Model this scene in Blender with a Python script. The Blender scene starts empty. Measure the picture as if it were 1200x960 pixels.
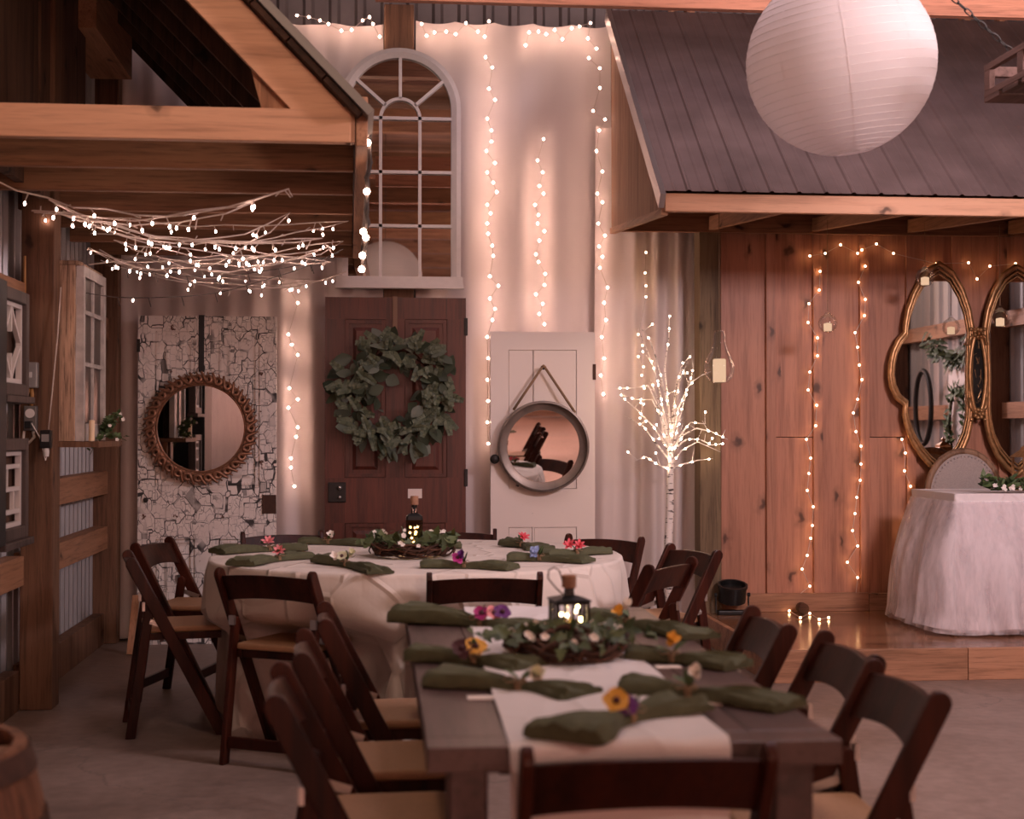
import bpy, math, random
from mathutils import Vector, Matrix, Euler
random.seed(11)
C = bpy.context.scene.collection
PI = math.pi
V = Vector
sin, cos = math.sin, math.cos

# ------------------------------------------------------------------ camera
F = 1667.0
EYE = V((0, 0, 1.32))
CAM_ROT = Euler((PI/2 + 25/F, 0, -math.atan(160/F)))
RM = CAM_ROT.to_matrix()
cd = bpy.data.cameras.new('camera')
cam = bpy.data.objects.new('camera', cd)
C.objects.link(cam)
cam.location = EYE
cam.rotation_euler = CAM_ROT
cd.sensor_width = 36
cd.lens = 36*F/1200
cd.dof.use_dof = True
cd.dof.focus_distance = 8.2
cd.dof.aperture_fstop = 3.2
cd.clip_end = 100
bpy.context.scene.camera = cam

def ray(px, py):
    return RM @ V(((px-600)/F, (480-py)/F, -1))
def G(px, py, z):            # where the sight line meets the level z
    d = ray(px, py); return EYE + d*((z-EYE.z)/d.z)
def FY(px, py, Y):           # where it meets the plane at distance Y into the room
    d = ray(px, py); return EYE + d*(Y/d.y)
def FX(px, py, X):           # where it meets a plane parallel to the side walls
    d = ray(px, py); return EYE + d*(X/d.x)

# ------------------------------------------------------------------ meshes
class MB:
    def __init__(s): s.v = []; s.f = []
    def add(s, vs, fs, M=None):
        o = len(s.v)
        for p in vs:
            p = V(p); s.v.append(M @ p if M else p)
        for f in fs: s.f.append([o+i for i in f])
        return s
    def box(s, a, b, M=None):
        x0, y0, z0 = a; x1, y1, z1 = b
        vs = [(x0,y0,z0),(x1,y0,z0),(x1,y1,z0),(x0,y1,z0),(x0,y0,z1),(x1,y0,z1),(x1,y1,z1),(x0,y1,z1)]
        return s.add(vs, [(0,3,2,1),(4,5,6,7),(0,1,5,4),(1,2,6,5),(2,3,7,6),(3,0,4,7)], M)
    def beam(s, p, q, w, h, up=(0,0,1)):
        p, q, up = V(p), V(q), V(up)
        d = (q-p).normalized(); r = d.cross(up).normalized(); u = r.cross(d)
        vs = [c + r*(sx*w/2) + u*(sy*h/2) for c in (p, q) for sx, sy in ((-1,-1),(1,-1),(1,1),(-1,1))]
        return s.add(vs, [(3,2,1,0),(4,5,6,7),(0,1,5,4),(1,2,6,5),(2,3,7,6),(3,0,4,7)])
    def prism(s, poly, a, b, axis='Y', M=None):
        n = len(poly)
        def mk(p, t):
            if axis == 'Y': return (p[0], t, p[1])
            if axis == 'X': return (t, p[0], p[1])
            return (p[0], p[1], t)
        vs = [mk(p, a) for p in poly] + [mk(p, b) for p in poly]
        fs = [list(range(n))[::-1], list(range(n, 2*n))] + [(i, (i+1) % n, n+(i+1) % n, n+i) for i in range(n)]
        return s.add(vs, fs, M)
    def tube(s, pts, r, n=6, closed=False):
        pts = [V(p) for p in pts]; m = len(pts)
        rs = r if isinstance(r, (list, tuple)) else [r]*m
        t0 = (pts[1]-pts[0]).normalized()
        a = t0.orthogonal().normalized()
        rings = []
        o = len(s.v)
        for i in range(m):
            if closed: t = (pts[(i+1) % m]-pts[i-1])
            else: t = pts[min(i+1, m-1)]-pts[max(i-1, 0)]
            t = t.normalized() if t.length > 1e-9 else t0
            a = (a - t*a.dot(t))
            a = a.normalized() if a.length > 1e-6 else t.orthogonal().normalized()
            b = t.cross(a)
            for k in range(n):
                an = 2*PI*k/n
                s.v.append(pts[i] + (a*cos(an)+b*sin(an))*rs[i])
        for i in range(m if closed else m-1):
            j = (i+1) % m
            for k in range(n):
                l = (k+1) % n
                s.f.append([o+i*n+k, o+i*n+l, o+j*n+l, o+j*n+k])
        if not closed:
            s.f.append([o+k for k in range(n)][::-1]); s.f.append([o+(m-1)*n+k for k in range(n)])
        return s
    def lathe(s, prof, n=24, M=None, cap=True):
        vs = []; fs = []
        m = len(prof)
        for r, z in prof:
            for k in range(n):
                vs.append((r*cos(2*PI*k/n), r*sin(2*PI*k/n), z))
        for i in range(m-1):
            for k in range(n):
                l = (k+1) % n
                fs.append((i*n+k, i*n+l, (i+1)*n+l, (i+1)*n+k))
        if cap and prof[0][0] > 1e-4: fs.append(tuple(range(n))[::-1])
        if cap and prof[-1][0] > 1e-4: fs.append(tuple(range((m-1)*n, m*n)))
        return s.add(vs, fs, M)
    def grid(s, nu, nv, fn, wrap=False, M=None):
        vs = [fn(i/nu, j/nv) for j in range(nv+1) for i in range(nu + (0 if wrap else 1))]
        w = nu if wrap else nu+1
        fs = []
        for j in range(nv):
            for i in range(nu):
                k = (i+1) % w if wrap else i+1
                fs.append((j*w+i, j*w+k, (j+1)*w+k, (j+1)*w+i))
        return s.add(vs, fs, M)
    def ball(s, c, r, nu=8, nv=6, sc=(1,1,1)):
        c = V(c)
        def fn(u, v):
            a, b = 2*PI*u, PI*v
            return c + V((r*sc[0]*sin(b)*cos(a), r*sc[1]*sin(b)*sin(a), -r*sc[2]*cos(b)))
        return s.grid(nu, nv, fn, True)
    def build(s, name, mat, parent=None, smooth=False, bevel=0, loc=None, merge=True):
        me = bpy.data.meshes.new(name)
        me.from_pydata([tuple(p) for p in s.v], [], s.f)
        me.materials.append(mat)
        me.update()
        if smooth:
            me.polygons.foreach_set('use_smooth', [True]*len(me.polygons))
            if smooth == 'auto':
                try: me.set_sharp_from_angle(angle=math.radians(40))
                except Exception: pass
        o = bpy.data.objects.new(name, me)
        C.objects.link(o)
        if parent: o.parent = parent
        if loc: o.location = loc
        if bevel:
            b = o.modifiers.new('bevel', 'BEVEL'); b.width = bevel; b.segments = 2; b.limit_method = 'ANGLE'
        return o

def tag(o, label=None, cat=None, group=None, kind=None):
    if label: o['label'] = label
    if cat: o['category'] = cat
    if group: o['group'] = group
    if kind: o['kind'] = kind
    return o
def thing(name, label, cat, loc=(0,0,0), rz=0, group=None):
    o = bpy.data.objects.new(name, None); C.objects.link(o)
    o.empty_display_size = .05
    o.location = loc; o.rotation_euler = (0, 0, rz)
    return tag(o, label, cat, group)
def struct(o): o['kind'] = 'structure'; return o
def copy_thing(root, loc, rz, label, group=None):
    r = root.copy(); C.objects.link(r); r.location = loc; r.rotation_euler = (0, 0, rz)
    tag(r, label, None, group)
    for ch in list(root.children):
        c = ch.copy(); C.objects.link(c); c.parent = r
        for g in ch.children:
            d = g.copy(); C.objects.link(d); d.parent = c
    return r

# ------------------------------------------------------------------ materials
class NT:
    def __init__(s, name):
        s.m = bpy.data.materials.new(name); s.m.use_nodes = True
        s.t = s.m.node_tree
        s.b = s.t.nodes['Principled BSDF']; s.out = s.t.nodes['Material Output']
    def n(s, typ, **kw):
        nd = s.t.nodes.new(typ)
        for k, v in kw.items():
            if k.startswith('_'): setattr(nd, k[1:], v)
            else: nd.inputs[k.replace('__', ' ')].default_value = v
        return nd
    def l(s, a, b): s.t.links.new(a, b)
    def coords(s, scale=(1,1,1), vary=True, which='Object'):
        tc = s.n('ShaderNodeTexCoord')
        src = tc.outputs[which]
        if vary:
            oi = s.n('ShaderNodeObjectInfo'); g = s.n('ShaderNodeNewGeometry')
            ad = s.n('ShaderNodeMath', _operation='ADD'); s.l(oi.outputs['Random'], ad.inputs[0]); s.l(g.outputs['Random Per Island'], ad.inputs[1])
            mu = s.n('ShaderNodeMath', _operation='MULTIPLY'); s.l(ad.outputs[0], mu.inputs[0]); mu.inputs[1].default_value = 17.0
            va = s.n('ShaderNodeVectorMath', _operation='ADD'); s.l(src, va.inputs[0]); s.l(mu.outputs[0], va.inputs[1])
            src = va.outputs[0]
            s.island = g.outputs['Random Per Island']
        mp = s.n('ShaderNodeMapping'); mp.inputs['Scale'].default_value = scale
        s.l(src, mp.inputs['Vector'])
        return mp.outputs[0]
    def ramp(s, fac, stops, interp='LINEAR'):
        r = s.n('ShaderNodeValToRGB'); r.color_ramp.interpolation = interp
        e = r.color_ramp.elements
        while len(e) < len(stops): e.new(.5)
        for el, (p, c) in zip(e, stops):
            el.position = p; el.color = (c, c, c, 1) if isinstance(c, (int, float)) else (*c, 1)
        s.l(fac, r.inputs[0]); return r.outputs[0]
    def mix(s, fac, a, b, blend='MIX'):
        m = s.n('ShaderNodeMix', _data_type='RGBA', _blend_type=blend)
        for val, i in ((fac, 0), (a, 6), (b, 7)):
            if isinstance(val, (int, float)): m.inputs[i].default_value = val
            elif isinstance(val, tuple): m.inputs[i].default_value = (*val, 1)
            else: s.l(val, m.inputs[i])
        return m.outputs[2]
    def bump(s, h, strength=.3, dist=.01):
        b = s.n('ShaderNodeBump', Strength=strength, Distance=dist)
        s.l(h, b.inputs['Height']); s.l(b.outputs[0], s.b.inputs['Normal'])

def plain(name, col, rough=.5, metal=0, spec=.5, noise=0, nscale=20, bump=0):
    m = NT(name)
    m.b.inputs['Base Color'].default_value = (*col, 1)
    m.b.inputs['Roughness'].default_value = rough; m.b.inputs['Metallic'].default_value = metal
    m.b.inputs['Specular IOR Level'].default_value = spec
    if noise or bump:
        no = m.n('ShaderNodeTexNoise', Scale=nscale, Detail=5.0); m.l(m.coords(), no.inputs['Vector'])
        if noise:
            m.l(m.mix(1.0, col, m.ramp(no.outputs[0], [(.3, 1-noise), (.7, 1.0)]), 'MULTIPLY'), m.b.inputs['Base Color'])
        if bump: m.bump(no.outputs[0], bump, .004)
    return m.m

def wood(name, light, dark, axis='Z', rough=.6, knots=0, scale=1.0, spread=.35, spec=.35, bump=.15, streak=.66):
    m = NT(name)
    st = {'X': (.055, 1, 1), 'Y': (1, .055, 1), 'Z': (1, 1, .055)}[axis]
    co = m.coords(tuple(a*scale for a in st))
    n1 = m.n('ShaderNodeTexNoise', Scale=26.0, Detail=6.0, Roughness=.6, Distortion=.6); m.l(co, n1.inputs['Vector'])
    n2 = m.n('ShaderNodeTexNoise', Scale=5.0, Detail=3.0, Distortion=1.5); m.l(co, n2.inputs['Vector'])
    f = m.n('ShaderNodeMath', _operation='ADD'); m.l(n1.outputs[0], f.inputs[0]); m.l(n2.outputs[0], f.inputs[1])
    hf = m.n('ShaderNodeMath', _operation='MULTIPLY'); m.l(f.outputs[0], hf.inputs[0]); hf.inputs[1].default_value = .5
    col = m.ramp(hf.outputs[0], [(.38, tuple(c*.8 for c in dark)), (.5, tuple(.4*a+.6*b for a, b in zip(dark, light))), (.60, light)])
    n3 = m.n('ShaderNodeTexNoise', Scale=75.0, Detail=3.0, Roughness=.7); m.l(co, n3.inputs['Vector'])
    col = m.mix(1.0, col, m.ramp(n3.outputs[0], [(.34, streak), (.5, 1.0)]), 'MULTIPLY')
    # each board a little different
    isl = m.ramp(m.island, [(0, 1-spread), (1, 1.0)])
    col = m.mix(1.0, col, isl, 'MULTIPLY')
    if knots:
        k = m.n('ShaderNodeTexVoronoi', Scale=1.0, _voronoi_dimensions='2D')
        base = m.coords((1, 1, 1))
        sp = m.n('ShaderNodeSeparateXYZ'); m.l(base, sp.inputs[0])
        al = {'X': 0, 'Y': 1, 'Z': 2}[axis]; ot = [i for i in range(3) if i != al]
        su = m.n('ShaderNodeMath', _operation='ADD'); m.l(sp.outputs[ot[0]], su.inputs[0]); m.l(sp.outputs[ot[1]], su.inputs[1])
        nz = m.n('ShaderNodeTexNoise', Scale=9.0, Detail=2.0); m.l(base, nz.inputs['Vector'])
        u_ = m.n('ShaderNodeMath', _operation='MULTIPLY_ADD'); m.l(su.outputs[0], u_.inputs[0]); u_.inputs[1].default_value = 7.0; m.l(nz.outputs[0], u_.inputs[2])
        v_ = m.n('ShaderNodeMath', _operation='MULTIPLY'); m.l(sp.outputs[al], v_.inputs[0]); v_.inputs[1].default_value = 3.6
        cb = m.n('ShaderNodeCombineXYZ'); m.l(u_.outputs[0], cb.inputs[0]); m.l(v_.outputs[0], cb.inputs[1])
        m.l(cb.outputs[0], k.inputs['Vector'])
        wh = m.n('ShaderNodeTexWhiteNoise'); m.l(k.outputs['Color'], wh.inputs['Vector'])
        gate = m.ramp(wh.outputs[0], [(1-knots-.01, 0.0), (1-knots, 1.0)], 'CONSTANT')
        kd = m.ramp(k.outputs['Distance'], [(.05, 1.0), (.10, .8), (.14, .35), (.30, 0.0)])
        kk = m.n('ShaderNodeMath', _operation='MULTIPLY'); m.l(gate, kk.inputs[0]); m.l(kd, kk.inputs[1])
        col = m.mix(kk.outputs[0], col, tuple(c*.22 for c in dark))
    m.l(col, m.b.inputs['Base Color'])
    m.b.inputs['Roughness'].default_value = rough; m.b.inputs['Specular IOR Level'].default_value = spec
    m.bump(n1.outputs[0], bump, .004)
    return m.m

def emit(name, col, s):
    m = NT(name)
    e = m.n('ShaderNodeEmission', Strength=s); e.inputs[0].default_value = (*col, 1)
    m.l(e.outputs[0], m.out.inputs[0]); return m.m

def cloth(name, col, trans=.35, clear=0, bumpf=None, weave=True, crease=0):
    m = NT(name)
    d = m.n('ShaderNodeBsdfDiffuse'); t = m.n('ShaderNodeBsdfTranslucent')
    for x in (d, t): x.inputs[0].default_value = (*col, 1)
    mx = m.n('ShaderNodeMixShader', Fac=trans); m.l(d.outputs[0], mx.inputs[1]); m.l(t.outputs[0], mx.inputs[2])
    last = mx.outputs[0]
    if clear:
        tr = m.n('ShaderNodeBsdfTransparent')
        m2 = m.n('ShaderNodeMixShader', Fac=clear)
        if bumpf == 'tulle':
            nn = m.n('ShaderNodeTexNoise', Scale=14.0, Detail=4.0); m.l(m.coords((1,1,.25), False), nn.inputs['Vector'])
            m.l(m.ramp(nn.outputs[0], [(.35, clear*.45), (.65, min(1, clear*1.45))]), m2.inputs[0])
        m.l(last, m2.inputs[1]); m.l(tr.outputs[0], m2.inputs[2]); last = m2.outputs[0]
    if crease:
        vo = m.n('ShaderNodeTexVoronoi', Scale=4.2, _feature='DISTANCE_TO_EDGE'); co = m.coords((1,1,.75), False); m.l(co, vo.inputs['Vector'])
        nn = m.n('ShaderNodeTexNoise', Scale=5.0, Detail=4.0); m.l(co, nn.inputs['Vector'])
        h = m.ramp(vo.outputs['Distance'], [(0, 1.0), (.05, .35), (.25, 0.0)])
        ad = m.n('ShaderNodeMath', _operation='ADD'); m.l(h, ad.inputs[0]); m.l(nn.outputs[0], ad.inputs[1])
        b = m.n('ShaderNodeBump', Strength=crease, Distance=.02); m.l(ad.outputs[0], b.inputs['Height'])
        m.l(b.outputs[0], d.inputs['Normal'])
    m.l(last, m.out.inputs[0]); return m.m

def thin_glass(name, tint=(1,1,1), refl=.12):
    m = NT(name)
    tr = m.n('ShaderNodeBsdfTransparent'); tr.inputs[0].default_value = (*tint, 1)
    gl = m.n('ShaderNodeBsdfGlossy', Roughness=.03)
    lw = m.n('ShaderNodeFresnel', IOR=1.5)
    ad = m.n('ShaderNodeMath', _operation='MULTIPLY_ADD'); m.l(lw.outputs[0], ad.inputs[0]); ad.inputs[1].default_value = .45; ad.inputs[2].default_value = refl*.15
    ad.use_clamp = True
    mx = m.n('ShaderNodeMixShader'); m.l(ad.outputs[0], mx.inputs[0]); m.l(tr.outputs[0], mx.inputs[1]); m.l(gl.outputs[0], mx.inputs[2])
    m.l(mx.outputs[0], m.out.inputs[0]); return m.m

def leafmat(name, a, b, rough=.55):
    m = NT(name)
    g = m.n('ShaderNodeNewGeometry')
    m.l(m.ramp(g.outputs['Random Per Island'], [(0, a), (1, b)]), m.b.inputs['Base Color'])
    m.b.inputs['Roughness'].default_value = rough
    m.b.inputs['Subsurface Weight'].default_value = 0
    return m.m

def crackle(name):
    m = NT(name)
    co = m.coords((1, 1, 1), False)
    nz = m.n('ShaderNodeTexNoise', Scale=7.0, Detail=4.0); m.l(co, nz.inputs['Vector'])
    sc = m.n('ShaderNodeVectorMath', _operation='SCALE'); m.l(nz.outputs['Color'], sc.inputs[0]); sc.inputs['Scale'].default_value = .045
    ad = m.n('ShaderNodeVectorMath', _operation='ADD'); m.l(co, ad.inputs[0]); m.l(sc.outputs[0], ad.inputs[1])
    outs = []
    for s_, st in ((11.0, (1, .0, .8)), (24.0, (1.25, .0, .85))):
        mp = m.n('ShaderNodeMapping'); mp.inputs['Scale'].default_value = st; m.l(ad.outputs[0], mp.inputs[0])
        fv = [m.n('ShaderNodeTexVoronoi', Scale=s_, _feature=f_, _distance='CHEBYCHEV') for f_ in ('F1', 'F2')]
        for v in fv: m.l(mp.outputs[0], v.inputs['Vector'])
        df = m.n('ShaderNodeMath', _operation='SUBTRACT'); m.l(fv[1].outputs['Distance'], df.inputs[0]); m.l(fv[0].outputs['Distance'], df.inputs[1])
        outs.append(df.outputs[0])
    big = m.ramp(outs[0], [(.022, 1.0), (.05, 0.0)])
    fine = m.ramp(outs[1], [(.022, .8), (.055, 0.0)])
    n2 = m.n('ShaderNodeTexNoise', Scale=3.2, Detail=5.0, Roughness=.65); m.l(co, n2.inputs['Vector'])
    msk = m.ramp(n2.outputs[0], [(.40, 0.0), (.52, 1.0)])
    fm = m.n('ShaderNodeMath', _operation='MULTIPLY'); m.l(fine, fm.inputs[0]); m.l(msk, fm.inputs[1])
    mxm = m.n('ShaderNodeMath', _operation='MAXIMUM'); m.l(big, mxm.inputs[0]); m.l(fm.outputs[0], mxm.inputs[1])
    pale = m.n('ShaderNodeTexNoise', Scale=9.0, Detail=2.0); m.l(co, pale.inputs['Vector'])
    gate = m.ramp(pale.outputs[0], [(.36, .25), (.5, 1.0)])
    cr = m.n('ShaderNodeMath', _operation='MULTIPLY'); m.l(mxm.outputs[0], cr.inputs[0]); m.l(gate, cr.inputs[1])
    n3 = m.n('ShaderNodeTexNoise', Scale=11.0, Detail=6.0, Roughness=.7); m.l(co, n3.inputs['Vector'])
    chip = m.ramp(n3.outputs[0], [(.63, 0.0), (.65, 1.0)])
    base = m.ramp(pale.outputs[0], [(.3, (.78, .71, .67)), (.7, (.88, .82, .78))])
    col = m.mix(cr.outputs[0], base, (.05, .045, .045))
    col = m.mix(chip, col, (.12, .055, .035))
    m.l(col, m.b.inputs['Base Color']); m.b.inputs['Roughness'].default_value = .75
    inv = m.n('ShaderNodeMath', _operation='SUBTRACT'); inv.inputs[0].default_value = 1; m.l(cr.outputs[0], inv.inputs[1])
    m.bump(inv.outputs[0], .6, .004)
    return m.m

def chipped(name):
    m = NT(name)
    co = m.coords((1, 1, 1), False)
    n = m.n('ShaderNodeTexNoise', Scale=26.0, Detail=5.0, Roughness=.7); m.l(co, n.inputs['Vector'])
    n2 = m.n('ShaderNodeTexNoise', Scale=2.6, Detail=2.0); m.l(co, n2.inputs['Vector'])
    ad = m.n('ShaderNodeMath', _operation='MULTIPLY_ADD'); m.l(n2.outputs[0], ad.inputs[0]); ad.inputs[1].default_value = .55; m.l(n.outputs[0], ad.inputs[2])
    chip = m.ramp(ad.outputs[0], [(.985, 0.0), (1.0, 1.0)])
    m.l(m.mix(chip, (.82, .73, .67), (.04, .045, .045)), m.b.inputs['Base Color'])
    m.b.inputs['Roughness'].default_value = .5
    return m.m

def concrete(name):
    m = NT(name)
    co = m.coords((1, 1, 1), False)
    n = m.n('ShaderNodeTexNoise', Scale=.9, Detail=7.0, Roughness=.62, Distortion=.9); m.l(co, n.inputs['Vector'])
    n2 = m.n('ShaderNodeTexNoise', Scale=18.0, Detail=5.0); m.l(co, n2.inputs['Vector'])
    a = m.ramp(n.outputs[0], [(.32, (.115, .078, .062)), (.5, (.225, .158, .128)), (.66, (.33, .24, .205))])
    col = m.mix(.35, a, m.ramp(n2.outputs[0], [(.3, (.13, .09, .073)), (.7, (.30, .215, .18))]))
    vo = m.n('ShaderNodeTexVoronoi', Scale=.55, _feature='DISTANCE_TO_EDGE')
    mp = m.n('ShaderNodeVectorMath', _operation='ADD'); m.l(co, mp.inputs[0]); m.l(n.outputs['Color'], mp.inputs[1]); m.l(mp.outputs[0], vo.inputs['Vector'])
    m.l(m.mix(m.ramp(vo.outputs[0], [(0, .5), (.006, 0.0)]), col, (.10, .085, .075)), m.b.inputs['Base Color'])
    m.l(m.ramp(n.outputs[0], [(.3, .38), (.7, .55)]), m.b.inputs['Roughness'])
    m.bump(n2.outputs[0], .06, .004)
    return m.m

M = {}
M['pine'] = wood('knotty pine boards', (.58, .275, .175), (.45, .195, .12), 'Z', .5, knots=.24, spread=.24, spec=.4, bump=.06, streak=.84)
M['post'] = wood('treated post', (.25, .13, .075), (.15, .07, .04), 'Z', .7, knots=.2)
M['post_grey'] = wood('weathered post', (.26, .185, .11), (.17, .115, .07), 'Z', .75, knots=.25)
M['lumberX'] = wood('pine lumber across', (.70, .39, .24), (.58, .30, .175), 'X', .6, knots=.10, spread=.12, bump=.05, streak=.85)
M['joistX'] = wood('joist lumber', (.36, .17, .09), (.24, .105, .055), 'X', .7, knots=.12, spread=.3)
M['lumberY'] = wood('pine lumber deep', (.50, .26, .15), (.36, .17, .09), 'Y', .6, knots=.1, spread=.2)
M['lumberZ'] = wood('pine lumber upright', (.60, .31, .175), (.44, .21, .115), 'Z', .6, knots=.1, spread=.2)
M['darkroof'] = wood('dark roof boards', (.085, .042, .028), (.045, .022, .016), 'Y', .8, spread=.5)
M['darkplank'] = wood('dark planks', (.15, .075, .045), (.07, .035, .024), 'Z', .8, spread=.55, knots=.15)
M['osb'] = wood('gable plywood', (.40, .205, .12), (.30, .145, .08), 'Z', .7, spread=.1)
M['stagefloor'] = wood('stage floor', (.36, .175, .095), (.24, .11, .06), 'X', .16, spread=.3, spec=.6, bump=.03)
M['riser'] = wood('stage riser board', (.47, .24, .14), (.34, .165, .09), 'X', .55, knots=.1, spread=.15)
M['plankX'] = wood('brown planks across', (.34, .16, .095), (.2, .09, .05), 'X', .7, spread=.5, knots=.15)
M['chair'] = wood('mahogany stain', (.060, .0135, .007), (.022, .0055, .0036), 'Z', .36, spread=.3, spec=.22, bump=.03)
M['seat'] = plain('tan seat vinyl', (.42, .23, .125), .55, noise=.12, nscale=60)
M['steel'] = plain('bright steel', (.6, .58, .56), .35, 1)
M['tabletop'] = wood('grey brown table stain', (.118, .070, .064), (.066, .039, .036), 'Y', .38, spread=.18, spec=.55, bump=.05)
M['metalwall'] = plain('galvanized siding', (.42, .40, .41), .45, .6, noise=.15, nscale=4)
M['whitemetal'] = plain('white siding', (.40, .37, .36), .5, noise=.1, nscale=4)
M['roofmetal'] = plain('weathered roof metal', (.34, .25, .24), .5, .5, noise=.35, nscale=3.5, bump=.05)
M['trimmetal'] = plain('silver trim', (.55, .5, .5), .35, .8)
M['concrete'] = concrete('polished concrete')
M['curtain'] = cloth('sheer voile', (.82, .725, .705), .26)
M['linen'] = cloth('ivory linen', (.80, .71, .64), .12, crease=.55)
M['runner'] = cloth('white runner', (.84, .78, .78), .15, crease=.25)
M['tulle'] = cloth('white tulle', (.92, .85, .87), .35, .52, 'tulle')
M['satin'] = cloth('white satin', (.84, .78, .79), .1, crease=.3)
M['napkin'] = plain('dark green napkin', (.088, .092, .046), .85, noise=.25, nscale=40, bump=.25)
M['twine'] = plain('jute twine', (.33, .22, .13), .9)
M['mirror'] = plain('mirror glass', (.86, .84, .83), .015, 1)
M['smokemirror'] = plain('veined black glass', (.015, .013, .012), .1, noise=.5)
M['crackle'] = crackle('crackled white paint')
M['chipped'] = chipped('chipped cream paint')
M['reddoor'] = wood('red brown varnish', (.125, .031, .019), (.068, .016, .010), 'Z', .42, spread=.15, spec=.5, bump=.05)
M['whitepaint'] = plain('white paint', (.74, .68, .65), .5, noise=.08, nscale=25)
M['oldwhite'] = plain('old white paint', (.55, .50, .47), .75, noise=.35, nscale=18, bump=.3)
M['rotted'] = wood('rotted grey wood', (.58, .38, .26), (.10, .055, .035), 'Z', .9, spread=.05, scale=1.3, bump=.8, streak=.35)
M['copper'] = plain('copper leaf', (.40, .20, .12), .36, .45, noise=.55, nscale=40)
M['gold'] = plain('antique gold', (.56, .31, .14), .33, .55, noise=.5, nscale=30)
M['zinc'] = plain('aged zinc', (.27, .22, .19), .4, .6, noise=.4, nscale=9)
M['blackmetal'] = plain('black metal', (.012, .012, .013), .4, .3)
M['iron'] = plain('dark iron', (.03, .026, .024), .55, .5)
M['rust'] = plain('rusty hinge', (.09, .04, .026), .7, .3, noise=.4)
M['black'] = plain('black ribbon', (.008, .008, .01), .6)
M['bronze_ribbon'] = plain('bronze hanger', (.20, .11, .065), .5)
M['rope'] = plain('rope', (.32, .20, .12), .9, noise=.4, nscale=160, bump=.4)
M['cork'] = plain('cork', (.37, .19, .115), .9, noise=.3, nscale=80)
M['darkglass'] = thin_glass('dark bottle glass', (.50, .43, .31), .2)
M['glass'] = thin_glass('clear glass')
M['card'] = plain('white card', (.85, .74, .68), .7)
M['eucalyptus'] = leafmat('eucalyptus leaf', (.05, .068, .035), (.14, .165, .095))
M['ivy'] = leafmat('ivy leaf', (.026, .045, .014), (.095, .125, .045))
M['greens'] = leafmat('mixed green leaf', (.03, .06, .018), (.10, .15, .05))
M['twig'] = wood('brown twigs', (.14, .06, .035), (.05, .024, .015), 'X', .85, spread=.6)
M['stem'] = plain('green stem', (.06, .09, .03), .7)
M['pink'] = plain('pink petal', (.75, .25, .27), .6)
M['coral'] = plain('coral petal', (.72, .10, .13), .6)
M['magenta'] = plain('magenta petal', (.42, .02, .20), .6)
M['purple'] = plain('purple petal', (.12, .012, .17), .6)
M['yellow'] = plain('yellow petal', (.72, .38, .05), .6)
M['white'] = plain('white petal', (.82, .76, .70), .6)
M['blue'] = plain('pale blue petal', (.28, .36, .62), .6)
M['cream'] = plain('cream green petal', (.62, .62, .42), .6)
M['plum'] = plain('dark plum petal', (.06, .012, .02), .6)
M['paper'] = cloth('white lantern paper', (.84, .77, .76), .42)
M['candle'] = plain('ivory wax', (.85, .66, .45), .6)
M['candle_lit'] = emit('glowing wax', (1, .63, .40), .85)
M['birch'] = None
M['bulb'] = emit('warm white bulb', (1, .61, .46), 60)
M['bulbdim'] = emit('warm amber bulb', (1, .55, .25), 24)
M['bulbpink'] = emit('pale pink bulb', (1, .66, .56), 60)
M['bulbtree'] = emit('tree bulb', (1, .66, .44), 48)
M['wire'] = plain('pale wire', (.62, .52, .46), .6)
M['wire_dark'] = plain('dark wire', (.05, .04, .035), .6)
M['conduit'] = plain('orange conduit', (.42, .20, .06), .5)
M['greybox'] = plain('grey box', (.34, .32, .31), .45, .4)
M['barrel'] = wood('barrel oak', (.28, .125, .07), (.14, .06, .035), 'Z', .55, spread=.35)
M['barrelhead'] = wood('barrel head', (.55, .33, .24), (.40, .22, .15), 'X', .6, spread=.2)
M['linenchair'] = plain('grey linen', (.42, .36, .34), .9, noise=.2, nscale=120, bump=.2)
M['oak'] = wood('limed oak', (.36, .22, .14), (.22, .12, .07), 'Z', .55, spread=.2)
M['pallet'] = wood('pallet wood', (.26, .155, .13), (.14, .08, .065), 'X', .8, spread=.4)
M['fretwhite'] = plain('white fretwork', (.62, .56, .54), .6)
M['frameGrey'] = wood('dark grey frame', (.085, .06, .055), (.05, .035, .03), 'Z', .6, spread=.2)

def birch():
    m = NT('white birch bark')
    n = m.n('ShaderNodeTexNoise', Scale=18.0, Detail=4.0); m.l(m.coords((1.2, 1.2, 5), False), n.inputs['Vector'])
    m.l(m.ramp(n.outputs[0], [(.36, (.1, .085, .08)), (.43, (.86, .80, .76))]), m.b.inputs['Base Color'])
    m.b.inputs['Roughness'].default_value = .7
    return m.m
M['birch'] = birch()

def mesh_ball(name, r, mat, nu=10, nv=8, sc=(1,1,1)):
    o = MB().ball((0,0,0), r, nu, nv, sc).build(name, mat, smooth=True)
    me = o.data; bpy.data.objects.remove(o); return me
BULB = mesh_ball('bulb', .0085, M['bulb'])
BULB_S = mesh_ball('bulb', .0072, M['bulbdim'])
BULB_P = mesh_ball('bulb', .0046, M['bulbpink'], 8, 6, (1, 1, 1.7))
BULB_T = mesh_ball('bulb', .0058, M['bulbtree'])
BULB_T2 = mesh_ball('bulb', .0046, emit('tiny jar light', (1, .70, .30), 28), 8, 6)
BULB_BIG = mesh_ball('bulb', .0125, M['bulb'])
def bulb(me, p, parent):
    o = bpy.data.objects.new('bulb', me); C.objects.link(o); o.parent = parent; o.location = p
    return o

# ================================================================== SETTING
XL, XR, YB, YR, ZC = -1.76, 5.6, 9.42, -6.0, 5.2
struct(MB().box((XL-.2, YR-.2, -.1), (XR+.2, YB+.2, 0)).build('floor', M['concrete']))

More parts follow.
